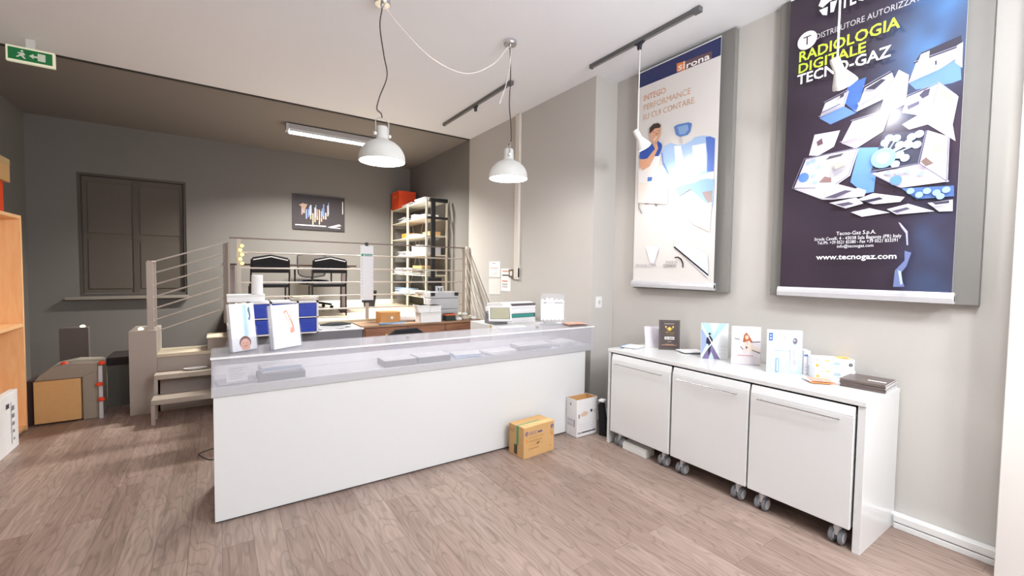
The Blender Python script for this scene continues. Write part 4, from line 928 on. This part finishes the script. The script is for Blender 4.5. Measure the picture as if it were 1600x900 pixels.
# stair: landing, treads, rail
M_TREAD = mat('tread_beige', (196, 182, 160), .5, var=.04)
st = thing('stair', 'short stair with a beige landing and metal-framed steps left of the counter', 'stairs', (-.56, 5.5, 0))
MB().box(.0, .64, .52, .9, 0, .60).m(1).box(.0, .64, .50, .92, .60, .637).build('landing', [mat('pier_taupe'), M_TREAD], st, .003)
MB().box(.45, .66, .52, .9, .637, .77).m(1).box(.44, .66, .5, .9, .77, .785).build('step_block', [mat('pier_taupe'), M_TREAD], st, .003)
for y, z, zb in ((.03, .25, 0), (.30, .448, 0)):
    s_ = MB().box(-.01, .62, y, y+.25, z-.05, z).build('tread', mat('tread_grey', (170, 158, 146), .5, var=.05), st, .003)
    for x in (0, .6):
        for yy in (y+.01, y+.22): MB().box(x-.012, x+.02, yy, yy+.03, zb, z-.05).build('tread_leg', M_RAIL, s_)
sr = thing('stair_rail', 'grey sloping stair handrail with five thin bars on the left pier', 'railing', (-.61, YB, .9))
MB().box(-.028, .028, -.03, -.01, 0, .735).build('post', M_RAIL, sr)
MB().box(-.028, .02, .33, .35, 0, .735).build('post', M_RAIL, sr)
MB().box(.66, .71, .33, .35, 0, .99).m(1).box(.71, .73, .33, .35, 0, .99).build('post', [mat('post_dark', (120, 112, 104), .5), M_RAIL], sr)
MB().bar((0, -.02, .742), (0, .35, .742), .045, .014).bar((0, .34, .742), (.70, .34, .995), .04, .016).build('handrail', M_RAIL, sr)
for i in range(6): MB().tube([(0, -.02, .61-i*.135), (0, .34, .61-i*.135), (.70, .34, .863-i*.135)], .009, 8).build('bar', M_RAIL, sr)
o = MB().lathe([(.0, .012), (.05, .01), (.095, .018), (.1, .022), (.06, .002), (0, 0)], 20).build('paper_plate', M_PAPER, None, 0, 2, (-.22, 5.92, .449), 0); o.scale = (1.1, .5, 1)
tag(o, 'white crumpled paper lying on the upper metal step', 'paper')
# steep rail going down along the right wall
hr = thing('stair_rail', 'steep metal handrail with parallel bars going down beside the right wall', 'railing', (3.19, YB, .9))
MB().box(.02, .06, -.045, -.005, 0-.9, 1.06).build('post', mat('rail_light', (200, 190, 178), .5), hr)
MB().box(-.02, .02, -.86, -.82, -.9, -.03).build('post', M_RAIL, hr)
MB().bar((.02, -.02, 1.02), (.02, -.86, -.035), .03, .02).build('handrail', M_RAIL, hr)
for i in range(4): MB().tube([(.02, -.02, .81-i*.19), (.02, -.84, .81-i*.19-1.025)] if i < 3 else [(.02, -.02, .24), (.02, -.7, -.61)], .006, 8).build('bar', M_RAIL, hr)
# height chart style sign hanging on the rail
sn = thing('hanging_sign', 'tall narrow white sign with a green heading hung on the guard rail', 'sign', (1.60, YB-.012, 1.16))
MB().box(0, .175, -.012, 0, 0, .745).build('sign_board', mat('sign_white', (226, 226, 232), .4), sn, .002)
MB().box(.07, .105, -.016, .02, .74, .79).build('clip', M_BLACK, sn)
MB().box(.02, .155, -.02, .0, -.03, 0).build('lower_tray', M_BLACK, sn)
p = Print((0, -.0135, 0)); gq = (60, 150, 120)
p.rect(gq, .012, .60, .04, .635).rect(gq, .045, .622, .165, .634).rect((40, 110, 96), .05, .604, .16, .614)
for i in range(12): p.rect((150, 176, 196), .014, .56-i*.043, .03, .566-i*.043)
for i in range(8): p.rect((200, 204, 214), .15, .54-i*.06, .156, .56-i*.06)
p.build('sign_print', M_PRINTM, sn)

# ================================================================ MEZZANINE FURNITURE
PZ = .9
dk_ = thing('office_desk', 'desk with a thin dark top on grey legs on the mezzanine', 'desk', (.92, 7.35, PZ))
MB().box(-.87, .87, -.36, .36, .715, .74).build('desk_top', mat('desk_brown', (84, 62, 54), .5), dk_, .002)
for sx in (-1, 1):
    MB().box(sx*.76-.035, sx*.76+.035, -.03, .03, .04, .715).box(sx*.76-.03, sx*.76+.03, -.34, .30, 0, .035).box(sx*.76-.03, sx*.76+.03, -.3, .3, .69, .715).build('leg', mat('leg_mauve', (150, 138, 140), .4, .3), dk_, .003)
def guest_chair(label, x, y, rz):
    t = thing('guest_chair', label, 'chair', (x, y, PZ), rz, 'black guest chairs at the desk')
    w = .225
    fr = MB()
    for sx in (-1, 1):
        fr.tube(smooth_path([(sx*w, -.22, 0), (sx*w, -.2, .42), (sx*w, -.24, .62), (sx*w*.97, -.26, .80)], 4), .0115, 8)
        fr.tube([(sx*w, .22, 0), (sx*w, .2, .43), (sx*w, -.2, .43)], .0115, 8)
    fr.build('frame', mat('chair_frame', (26, 24, 28), .35), t)
    bk = [(-w, .62), (w, .62), (w, .79), (w*.9, .825), (0, .865), (-w*.9, .825), (-w, .79)]
    MB().prism(bk, 'y', -.285, -.235).build('backrest', M_FABRIC, t, .012)
    MB().bar((-w*.9, -.288, .79), (0, -.288, .835), .014, .014, (0, 1, 0)).bar((0, -.288, .835), (w*.9, -.288, .79), .014, .014, (0, 1, 0)).build('back_trim', M_PAPER, t)
    MB().box(-w, w, -.2, .22, .42, .475).build('seat', M_FABRIC, t, .02, 3)
    return t
guest_chair('black guest chair left of the two with back to the counter', .58, 6.85, .0)
guest_chair('black guest chair on the right, overlapping the mesh office chair', 1.34, 6.87, -.05)
def office_chair(name, label, x, y, z, rz, mesh_back=True, grp=None):
    t = thing(name, label, 'chair', (x, y, z), rz, grp)
    for k in range(5):
        a = k*2*PI/5+.3; c, s = math.cos(a), math.sin(a)
        lg = MB().bar((.03*c, .03*s, .11), (.29*c, .29*s, .075), .045, .03).build('base_arm', M_BLACK, t, .004)
        MB().lathe([(0, -.02), (.026, -.02), (.03, 0), (.026, .02), (0, .02)], 14, Matrix.Translation((.29*c, .29*s, .031)) @ Matrix.Rotation(PI/2, 4, 'X')).build('caster', M_BLACK, lg)
    MB().tube([(0, 0, .09), (0, 0, .42)], [.03, .022], 14).build('gas_column', M_STEEL, t)
    MB().lathe([(0, .41), (.2, .415), (.25, .44), (.255, .46), (.22, .49), (.1, .5), (0, .498)], 28).build('seat', M_FABRIC, t)
    if mesh_back:
        n = 9; rim = [(-.19, -.24, .56), (-.225, -.25, .7), (-.23, -.27, .86), (-.2, -.285, .91), (0, -.29, .935), (.2, -.285, .91), (.23, -.27, .86), (.225, -.25, .7), (.19, -.24, .56), (0, -.235, .53), (-.19, -.24, .56)]
        MB().tube(smooth_path(rim, 5), .012, 8).build('back_frame', M_BLACK, t)
        g = MB(); g._add([Vector((q[0]*.97, q[1], q[2])) for q in rim[:10]], [tuple(range(10))])
        g.build('mesh_back', sheer_mat('mesh_grey', (84, 78, 74), .45, .8, (200, 194, 185)), t)
    else:
        MB().prism([(-.21, .52), (.21, .52), (.24, .7), (.22, .9), (.12, .97), (-.12, .97), (-.22, .9), (-.24, .7)], 'y', -.30, -.24).build('back_cushion', M_FABRIC, t, .025, 3)
    MB().tube(smooth_path([(0, -.1, .42), (0, -.26, .42), (0, -.30, .5), (0, -.30, .66)], 4), .018, 8).build('back_stem', M_BLACK, t)
    for sx in (-1, 1):
        MB().tube([(sx*.2, 0, .43), (sx*.28, 0, .45), (sx*.28, 0, .66)], .014, 8).box(sx*.28-.035, sx*.28+.035, -.13, .12, .66, .685).build('armrest', M_BLACK, t, .004)
    return t
office_chair('office_chair', 'grey mesh-backed office chair behind the mezzanine desk', 1.33, 7.95, PZ, PI-.1)
office_chair('office_chair', 'black office chair behind the counter, only its back top visible', 1.70, 4.2, .03, PI+.1, False)
bpy.data.objects['office_chair.001'].location = (1.66, 4.12, .0)
o = MB().lathe([(.09, 0), (.13, .30), (.135, .30), (.12, .28), (.085, .01)], 24, None).build('waste_bin', M_BLACK, None, 0, 2, (2.22, 7.8, PZ), 0)
tag(o, 'small black waste bin behind the hanging white sign', 'bin')

# shelving unit against the right wall
SX0, SX1, SY0, SY1 = 2.86, 3.22, 6.76, 8.50
su = thing('shelving_unit', 'white metal shelving unit filled with papers against the mezzanine right wall', 'shelving', (SX0, SY0, PZ))
M_SH = mat('shelf_white', (222, 214, 196), .45, .1)
lv_z = [1.13, 1.50, 1.84, 2.16, 2.47, 2.74]
for x in (0, SX1-SX0):
    for y in (0, .87, 1.74): MB().box(x-.014, x+.014, y-.014, y+.014, 0, 1.86).build('post', M_SH, su)
for z in lv_z:
    MB().box(0, SX1-SX0, 0, 1.74, z-PZ-.02, z-PZ).build('shelf', M_SH, su, .002)
cr_ = MB().bar((SX1-SX0, .9, .3), (SX1-SX0, 1.7, 1.8), .004, .02).bar((SX1-SX0, .9, 1.8), (SX1-SX0, 1.7, .3), .004, .02).build('cross_brace', M_SH, su)
BR = mat('box_brown', (150, 120, 96), .8); OR = mat('box_orange', (236, 160, 70), .6); RED = mat('red_plastic', (236, 74, 20), .45)
GRN = mat('folder_green', (90, 110, 104), .6)
def sbox(name, label, cat, x, y, z, w, d, h, m, rz=0, bev=.003):
    o = MB().box(-w/2, w/2, -d/2, d/2, 0, h).m(1).box(-w/2-.002, w/2+.002, -d/2-.002, d/2+.002, h*.72, h+.002).build(name, [m, m], None, bev, 2, (x, y, z+.0005), rz)
    return tag(o, label, cat)
G_SH = 'things stored on the shelving unit'
cr2 = thing('orange_crate', 'bright orange plastic crate on top of the shelving unit', 'crate', (3.02, 8.28, 2.741))
MB().box(-.17, .17, -.2, .2, 0, .008).box(-.17, .17, -.2, -.19, 0, .34).box(-.17, .17, .19, .2, 0, .34).box(-.17, -.16, -.2, .2, 0, .34).box(.16, .17, -.2, .2, 0, .34).box(-.175, .175, -.205, .205, .30, .335).build('crate_body', RED, cr2, .004)
MB().box(-.176, -.170, -.1, .1, .22, .26).build('hand_grip', mat('grip_orange', (250, 120, 50), .4), cr2)
items = [
 ('paper_pile', 'white papers on top of the shelving unit beside the orange crate', 3.02, 7.75, 5, .26, .5, 7, .008, [M_PAPER, M_LGREY]),
 ('paper_pile', 'white papers on top of the shelving unit nearest the counter', 3.02, 7.15, 5, .26, .45, 8, .009, [M_PAPER]),
 ('paper_pile', 'white tray of papers on the second highest shelf, far half', 3.0, 7.95, 4, .25, .38, 10, .009, [M_PAPER, M_BLACK]),
 ('paper_pile', 'white papers on the second highest shelf, near half', 3.0, 7.1, 4, .26, .4, 7, .008, [M_PAPER]),
 ('paper_pile', 'white papers beside the orange box on the third shelf from the top', 3.0, 7.45, 3, .25, .3, 7, .008, [M_PAPER]),
 ('paper_pile', 'loose white papers on the fourth shelf from the top, far half', 3.0, 7.95, 2, .25, .4, 9, .009, [M_PAPER, M_LGREY]),
 ('paper_pile', 'loose white papers on the second lowest shelf, far half', 3.0, 8.05, 1, .27, .55, 13, .009, [M_PAPER]),
 ('paper_pile', 'tan envelopes and green folders on the second lowest shelf, near half', 3.0, 7.2, 1, .26, .5, 10, .010, [GRN, BR, M_PAPER]),
 ('paper_pile', 'brown and white folders on the lowest shelf, near half', 3.0, 7.25, 0, .27, .5, 8, .010, [BR, M_PAPER]),
 ('paper_pile', 'blue and white folders on the lowest shelf, far half', 3.0, 8.05, 0, .27, .5, 9, .011, [P_BLUE, M_PAPER]),
]
for nm, lb, x, y, k, w, d, n, t, ms in items:
    sheet_pile(nm, lb, 'papers', x, y, lv_z[k]+.001, w, d, n, t, 0, ms, G_SH, .012)
for nm, lb, x, y, k, w, d, h, m in [
 ('storage_box', 'small white box on the second highest shelf by the middle post', 2.98, 7.45, 4, .18, .16, .09, M_PAPER),
 ('storage_box', 'orange box on the third shelf from the top', 3.0, 7.85, 3, .22, .34, .09, OR),
 ('storage_box', 'white box on the fourth shelf from the top by the near post', 3.0, 7.3, 2, .26, .3, .17, M_PAPER),
 ('storage_box', 'grey box on the fourth shelf from the top, near end', 3.02, 6.97, 2, .26, .28, .14, M_LGREY),
 ('storage_box', 'brown box on the third highest shelf, near end', 3.05, 7.0, 3, .2, .3, .07, M_CARD),
 ('storage_box', 'red-brown box on the second lowest shelf behind the envelopes', 3.12, 7.62, 1, .15, .2, .15, mat('box_maroon', (130, 70, 64), .7)),
 ('storage_box', 'tan carton lying on the envelope pile of the second lowest shelf', 2.99, 7.2, 1, .24, .4, .05, M_CARD),
]:
    z = lv_z[k] + (.102 if 'lying on the envelope' in lb else 0)
    sbox(nm, lb, 'box', x, y, z+.001, w, d, h, m)['group'] = G_SH
# black floor stand beside the shelves, black goods at its foot
fs = thing('floor_stand', 'tall black metal floor stand in front of the shelving unit near end', 'stand', (2.93, 6.66, PZ))
MB().box(-.035, .035, -.02, .02, 0, 1.80).build('pole', M_BLACK, fs, .002)
MB().box(-.06, .25, -.03, .03, 1.80, 1.86).box(-.1, .26, -.015, .015, 1.52, 1.56).build('top_arm', M_BLACK, fs, .003)
MB().box(-.15, .2, -.06, .06, 0, .02).build('base_plate', M_BLACK, fs, .002)
MB().box(-.10, .14, -.05, -.02, .42, .56).build('hanging_device', M_BLACK, fs, .01)

# ================================================================ DESK RUN BEHIND THE COUNTER
DZ = .87
M_DWOOD = wood_mat('desk_wood', (128, 84, 62), (160, 112, 84))
dr = thing('drawer_cabinet', 'long low brown wooden drawer cabinet against the platform front', 'cabinet', (1.5, 5.52, 0))
MB().box(0, 1.68, .02, .50, 0, DZ-.025).build('body', M_DWOOD, dr)
MB().box(-.02, 1.69, 0, .51, DZ-.025, DZ).build('top', wood_mat('desk_wood_top', (150, 116, 90), (176, 142, 112)), dr, .003)
for i in range(3):
    for z in (.66, .48, .30):
        d_ = MB().box(.02+i*.555, .55+i*.555, 0, .02, z, z+.17).build('drawer', M_DWOOD, dr, .003)
        if i == 0: MB().lathe([(0, .02), (.016, .016), (.008, 0), (.008, -.005)], 12, Matrix.Translation((.285, -.002, z+.085)) @ Matrix.Rotation(PI/2, 4, 'X')).build('knob', mat('knob_brass', (206, 176, 130), .4), d_)
        else: MB().box(.2+i*.555, .37+i*.555, -.012, 0, z+.08, z+.095).build('handle', M_DWOOD, d_)
gd_ = thing('low_desk', 'grey-fronted low desk left of the brown drawer cabinet', 'desk', (.1, 5.42, 0))
MB().box(0, 1.36, 0, .03, .1, DZ-.02).build('front_panel', mat('desk_front_grey', (116, 116, 122), .6), gd_)
MB().box(0, 1.37, .03, .60, DZ-.04, DZ-.01).m(1).box(-.005, 1.375, -.01, .03, DZ-.02, DZ-.005).build('desk_top', [M_LGREY, M_PAPER], gd_)
for x in (.02, 1.32): MB().box(x-.02, x+.02, .05, .58, 0, DZ-.04).build('leg_panel', M_GREY, gd_)
sheet_pile('paper_pile', 'white papers under a black folded cloth on the grey desk', 'papers', 1.12, 5.56, DZ-.004, .3, .2, 4, .006, .1, [M_PAPER, M_LGREY])
o = MB().lathe([(0, .035), (.08, .03), (.15, .012), (.16, 0), (0, 0)], 20).build('black_cloth', M_FABRIC, None, 0, 2, (1.2, 5.66, DZ+.021), 0); o.scale = (1.2, .6, 1)
tag(o, 'flat black bundle lying on the papers of the grey desk', 'bag')
# blue drawer organizer
og = thing('drawer_organizer', 'white organizer with blue drawers standing behind the counter brochures', 'organizer', (.25, 5.25, DZ-.004))
OW, OH = .68, .36
MB().box(0, OW, .28, .3, 0, OH).box(0, .02, 0, .28, 0, OH).box(OW-.02, OW, 0, .28, 0, OH).box(0, OW, 0, .3, OH-.02, OH).box(0, OW, 0, .28, 0, .015).box(.20, .22, 0, .28, 0, OH).box(OW-.22, OW-.20, 0, .28, 0, OH).box(0, OW, .0, .28, .175, .187).build('frame', mat('organizer_white', (226, 224, 228), .5), og)
for x0, x1 in ((.02, .20), (.22, OW-.22), (OW-.20, OW-.02)):
    for z0 in (.02, .19):
        dd = MB().box(x0+.004, x1-.004, -.006, .26, z0, z0+.145).build('drawer', mat('drawer_blue', (28, 58, 168), .4, var=.03), og, .003)
        MB().box((x0+x1)/2-.03, (x0+x1)/2+.03, -.014, -.006, z0+.1, z0+.112).build('drawer_lip', mat('drawer_blue'), dd)
sheet_pile('paper_pile', 'white papers in a flat tray on top of the blue drawer organizer', 'papers', .80, 5.40, DZ-.004+OH+.001, .26, .2, 8, .006, .05, [M_PAPER, mat('tray_tan', (190, 170, 140), .6)])
o = MB().box(-.17, .17, -.08, .08, 0, .075).m(1).box(-.172, .172, -.082, .082, .05, .077).build('storage_box', [M_PAPER, M_WMATT], None, .003, 2, (.24, 5.40, DZ+OH-.003), 0)
tag(o, 'low white box on the blue drawer organizer behind the leftmost brochure', 'box')
o = MB().lathe([(0, 0), (.052, 0), (.054, .004), (.054, .2), (.05, .204), (.02, .204), (.02, .19), (0, .19)], 24).build('paper_roll', M_PAPER, None, 0, 2, (.345, 5.40, DZ+OH+.075), 0)
tag(o, 'upright white paper roll behind the two leaning brochures', 'paper roll')

# goods on the brown cabinet
sb = thing('card_drawer_box', 'small wooden box with a white knob on the brown cabinet', 'box', (1.74, 5.62, DZ))
MB().box(0, .27, 0, .2, 0, .155).m(0).box(.005, .265, -.006, 0, .005, .15).build('box_body', mat('box_tan', (206, 146, 84), .6), sb, .003)
MB().lathe([(0, .014), (.02, .012), (.02, 0)], 14, Matrix.Translation((.15, -.006, .08)) @ Matrix.Rotation(PI/2, 4, 'X')).build('knob', M_WMATT, sb)
sheet_pile('paper_pile', 'papers and a pale blue folder in front of the small wooden box', 'papers', 1.88, 5.56, DZ+.001, .34, .07, 4, .006, 0, [M_PAPER, P_BLUE])
o = MB().lathe([(0, -.125), (.05, -.125), (.052, -.12), (.052, .12), (.05, .125), (0, .125)], 24, Matrix.Rotation(PI/2, 4, 'Y')).build('paper_roll', M_PAPER, None, 0, 2, (2.17, 5.79, DZ+.053), -.3)
tag(o, 'fat white paper roll lying right of the small wooden box', 'paper roll')
for lb, x, z, w, h, rz in (('large white box beside the lying paper roll, bottom of the stack', 2.40, 0, .30, .135, 0), ('left white box on top of the large white box', 2.30, .138, .15, .10, .08), ('right white box on top of the large white box', 2.47, .138, .16, .09, -.04)):
    o = MB().box(-w/2, w/2, -.1, .1, 0, h).m(1).box(-w/2-.002, w/2+.002, -.102, .102, h*.72, h).build('white_box', [M_PAPER, M_WMATT], None, .002, 2, (x, 5.60, DZ+.001+z), rz)
    tag(o, lb, 'box', 'white boxes stacked on the brown cabinet')
# grey equipment cases
def case(label, x, y, z, w, d, h, handle):
    t = thing('equipment_case', label, 'case', (x, y, z), 0)
    MB().box(-w/2, w/2, -d/2, d/2, 0, h*.62).build('lower_shell', M_LGREY, t, .012, 3)
    MB().box(-w/2, w/2, -d/2, d/2, h*.64, h).build('lid', M_LGREY, t, .012, 3)
    MB().box(-w/2+.01, w/2-.01, -d/2+.01, d/2-.01, h*.61, h*.65).build('seam', M_GREY, t)
    for sx in (-1, 1): MB().box(sx*(w/2-.035)-.03, sx*(w/2-.035)+.03, -d/2-.012, -d/2+.01, h*.78, h*.97).build('corner_cap', M_BLACK, t, .003)
    if handle:
        MB().box(-.08, -.055, -.015, .015, h, h+.07).box(.015, .04, -.015, .015, h, h+.07).box(-.08, .04, -.015, .015, h+.055, h+.08).box(-.03, -.01, -.01, .01, h, h+.06).build('handle', M_LGREY, t, .003)
case('pale grey equipment case with a handle, upper one of the stack', 2.70, 5.84, DZ+.155, .44, .26, .245, True)
o = MB().box(-.2, .2, -.13, .13, 0, .15).m(1).box(-.18, .18, -.132, -.13, .03, .12).build('equipment_case', [M_LGREY, mat('case_front', (176, 178, 184), .5)], None, .01, 3, (2.72, 5.84, DZ+.001), 0)
tag(o, 'flat pale grey case carrying the handled equipment case', 'case')
o = MB().box(-.075, .075, -.05, .05, 0, .1).m(1).box(-.08, .08, -.055, .055, .075, .1).build('storage_box', [mat('dark_green', (40, 54, 46), .5), mat('lid_orange', (214, 110, 70), .5)], None, .003, 2, (2.72, 5.60, DZ+.001), .05)
tag(o, 'small dark box with an orange-red lid before the grey cases', 'box')
for i, (x, y, z, s) in enumerate(((2.86, 5.58, 0, .055), (2.99, 5.62, 0, .068), (3.11, 5.58, 0, .05), (3.02, 5.80, 0, .07), (2.99, 5.66, .06, .05), (3.12, 5.70, 0, .06))):
    mb = MB(); M = Matrix.Rotation(i*.9, 4, 'Z') @ Matrix.Rotation(.2, 4, 'X')
    mb.lathe([(0, 0), (s*.8, .0), (s, s*.3), (s*.7, s*.7), (s*.2, s*.85), (0, s*.8)], 7, Matrix.Rotation(i, 4, 'Z'))
    o = mb.build('crumpled_wrapper', [M_PAPER, mat('wrapper_beige', (206, 196, 178), .7)][i % 2], None, 0, 2, (x, y, DZ+.001+z), i)
    tag(o, 'crumpled pale wrapper in the heap at the right end of the brown cabinet', 'wrapper', 'crumpled wrappers in the heap')

# multifunction printer on a white stand near the right wall
ps = thing('printer_stand', 'pale low cupboard under the white printer', 'cupboard', (2.86, 4.32, 0))
MB().box(-.36, .36, -.24, .25, 0, .985).build('body', M_WMATT, ps, .003)
MB().box(-.34, -.005, -.255, -.24, .05, .95).build('door', M_WMATT, ps, .002); MB().box(.005, .34, -.255, -.24, .05, .95).build('door', M_WMATT, ps, .002)
MB().box(-.37, -.36, -.245, -.215, 0, .985).build('edge_strip', M_CARD, ps)
pr = thing('printer', 'white multifunction printer with a tilted touch screen behind the counter', 'printer', (2.88, 4.30, .986))
M_PW = mat('printer_white', (234, 234, 236), .35, var=.01)
MB().box(-.17, .24, -.2, .2, 0, .065).build('lower_body', M_PW, pr, .006)
MB().box(-.15, .24, -.19, .2, .065, .11).m(1).box(-.13, .22, -.197, -.18, .07, .105).build('output_bay', [M_BLACK, mat('teal_paper', (60, 150, 142), .5)], pr)
MB().box(-.22, .24, -.2, .2, .11, .17).build('upper_body', M_PW, pr, .008)
MB().prism([(-.2, .17), (.2, .17), (.2, .215), (-.1, .245), (-.16, .235), (-.2, .2)], 'x', -.2, .24).build('scanner_lid', M_PW, pr, .008)
MB().box(-.10, .235, -.205, .0, .205, .228).build('document_feeder', mat('feeder_dark', (92, 84, 88), .4), pr, .004)
sc_ = MB()
M = Matrix.Translation((-.43, -.24, .06)) @ Matrix.Rotation(-.5, 4, 'Z') @ Matrix.Rotation(-.75, 4, 'X') @ Matrix.Scale(1.15, 4)
sc_.box(0, .22, 0, .022, 0, .17, M).m(1).box(.018, .202, -.002, 0, .018, .152, M).build('touch_screen', [M_PW, mat('screen_olive', (150, 148, 128), .25, emit=(150, 148, 128), es=.15)], pr)
MB().box(.014, .206, -.001, .001, .014, .156, M).build('screen_bezel', M_BLACK, pr)
MB().box(-.345, -.17, -.22, .0, .0, .05).prism([(-.22, .05), (0, .05), (0, .14)], 'x', -.335, -.22).build('panel_base', M_GREY, pr, .004)

# ================================================================ LEFT CORNER
bc = thing('bookcase', 'tall orange-brown wooden bookcase at the left edge', 'bookcase', (-1.54, 4.6, 0))
M_OAK = wood_mat('bookcase_wood', (244, 188, 132), (250, 206, 152), 1)
MB().box(-.5, 0, 1.40, 1.43, 0, 2.05).build('side_panel', M_OAK, bc)
MB().box(-.5, 0, -.03, .0, 0, 2.05).build('side_panel', M_OAK, bc)
MB().box(-.52, -.5, 0, 1.4, 0, 2.05).build('back_panel', M_OAK, bc)
for z in (.02, 1.0, 2.02): MB().box(-.5, -.003, 0, 1.4, z, z+.03).build('shelf', M_OAK, bc)
o = MB().box(-.16, .16, -.2, .2, 0, .30).build('red_box', RED, None, .004, 2, (-1.80, 5.80, 2.051), 0); tag(o, 'bright red box on top of the wooden bookcase', 'box')
o = MB().box(-.2, .2, -.22, .22, 0, .21).m(1).box(-.202, .202, -.222, .222, .16, .212).build('cardboard_carton', [M_CARD, M_CARDD], None, .004, 2, (-1.80, 5.80, 2.352), 0); tag(o, 'brown carton resting on the red box above the bookcase', 'box')
wt = thing('white_carton', 'white printed carton at the left edge in front of the bookcase', 'box', (-1.497, 5.0, 0))
MB().box(-.03, .02, 0, .56, 0, .50).build('carton_body', mat('carton_white'), wt, .003)
p = Print((.0215, .56, 0), (0, -1, 0), (0, 0, 1))
p = Print((.0215, 0, 0), (0, 1, 0), (0, 0, 1))
for i in range(5): p.rect((130, 130, 138), .44-.006*i, .08+i*.065, .47, .10+i*.07)
p.rect((60, 60, 70), .3, .38, .36, .42); p.rect((150, 150, 156), .4, .06, .41, .42); p.build('carton_print', M_PRINTM, wt)
# cardboard box with a grey cover, red caps
cbx = thing('covered_carton', 'brown carton under a pale grey sheet on the floor beside the bookcase', 'box', (-1.34, 6.2, 0))
MB().box(-.17, .165, -.12, .2, .02, .44).build('carton_body', M_CARD, cbx, .004)
MB().prism([(-.17, .442), (.165, .442), (.30, .50), (.29, .585), (.1, .60), (-.05, .57), (-.13, .5)], 'y', -.11, .25).box(.17, .31, -.10, .22, .0, .58).build('grey_cover', mat('cover_grey', (146, 138, 126), .85, var=.06), cbx, .012)
for q in ((.04, -.06, .59), (.33, -.13, .58), (.31, -.13, .36), (.32, -.13, .2)): MB().lathe([(0, -.02), (.028, -.012), (.032, .005), (.02, .02), (0, .024)], 12, Matrix.Translation(q)).build('red_cap', mat('cap_red', (226, 70, 40), .5), cbx)
MB().box(.30, .33, -.125, -.105, .0, .55).build('white_strap', M_LGREY, cbx)
o = MB().box(-.025, .025, -.15, .15, 0, .44).build('dark_board', mat('board_dark', (70, 50, 50), .6), None, .003, 2, (-1.555, 6.30, 0), 0); tag(o, 'narrow dark board standing between the bookcase and the covered carton', 'board')
lb_ = thing('low_bench', 'low grey box bench with a black top beside the stair pier', 'bench', (-1.0, 6.7, 0))
MB().box(-.04, .2, -.2, .25, 0, .47).build('bench_body', mat('bench_grey', (112, 110, 104), .7, var=.05), lb_)
MB().box(-.05, .205, -.21, .26, .47, .56).build('bench_top', mat('bench_black', (44, 38, 38), .6), lb_, .003)
o = MB().box(-.12, .12, -.04, .04, 0, .88).build('upright_panel', mat('upright_taupe', (104, 94, 90), .7), None, .003, 2, (-1.36, 6.85, 0), 0); tag(o, 'upright dark taupe panel standing behind the covered carton', 'panel')
WB = mat('warm_point', (255, 240, 200), .4, emit=(255, 236, 190), es=4)
for lb, q in (('tiny warm light on top of the upright dark panel', (-1.29, 6.83, .882)), ('tiny warm light on top of the stair pier', (-.70, 6.1, .902))):
    o = MB().lathe([(0, 0), (.022, .002), (.024, .012), (.014, .022), (0, .026)], 14).build('marker_light', WB, None, 0, 2, q, 0); tag(o, lb, 'light', 'tiny warm lights beside the stair')
o = MB().tube(smooth_path([(-.05, 4.55, .004), (-.14, 4.50, .004), (-.15, 4.40, .02), (-.08, 4.30, .004), (-.02, 4.28, .004)], 6), .004, 8).build('power_cable', M_BLACK)
tag(o, 'thin dark cable looping on the floor left of the counter end', 'cable')
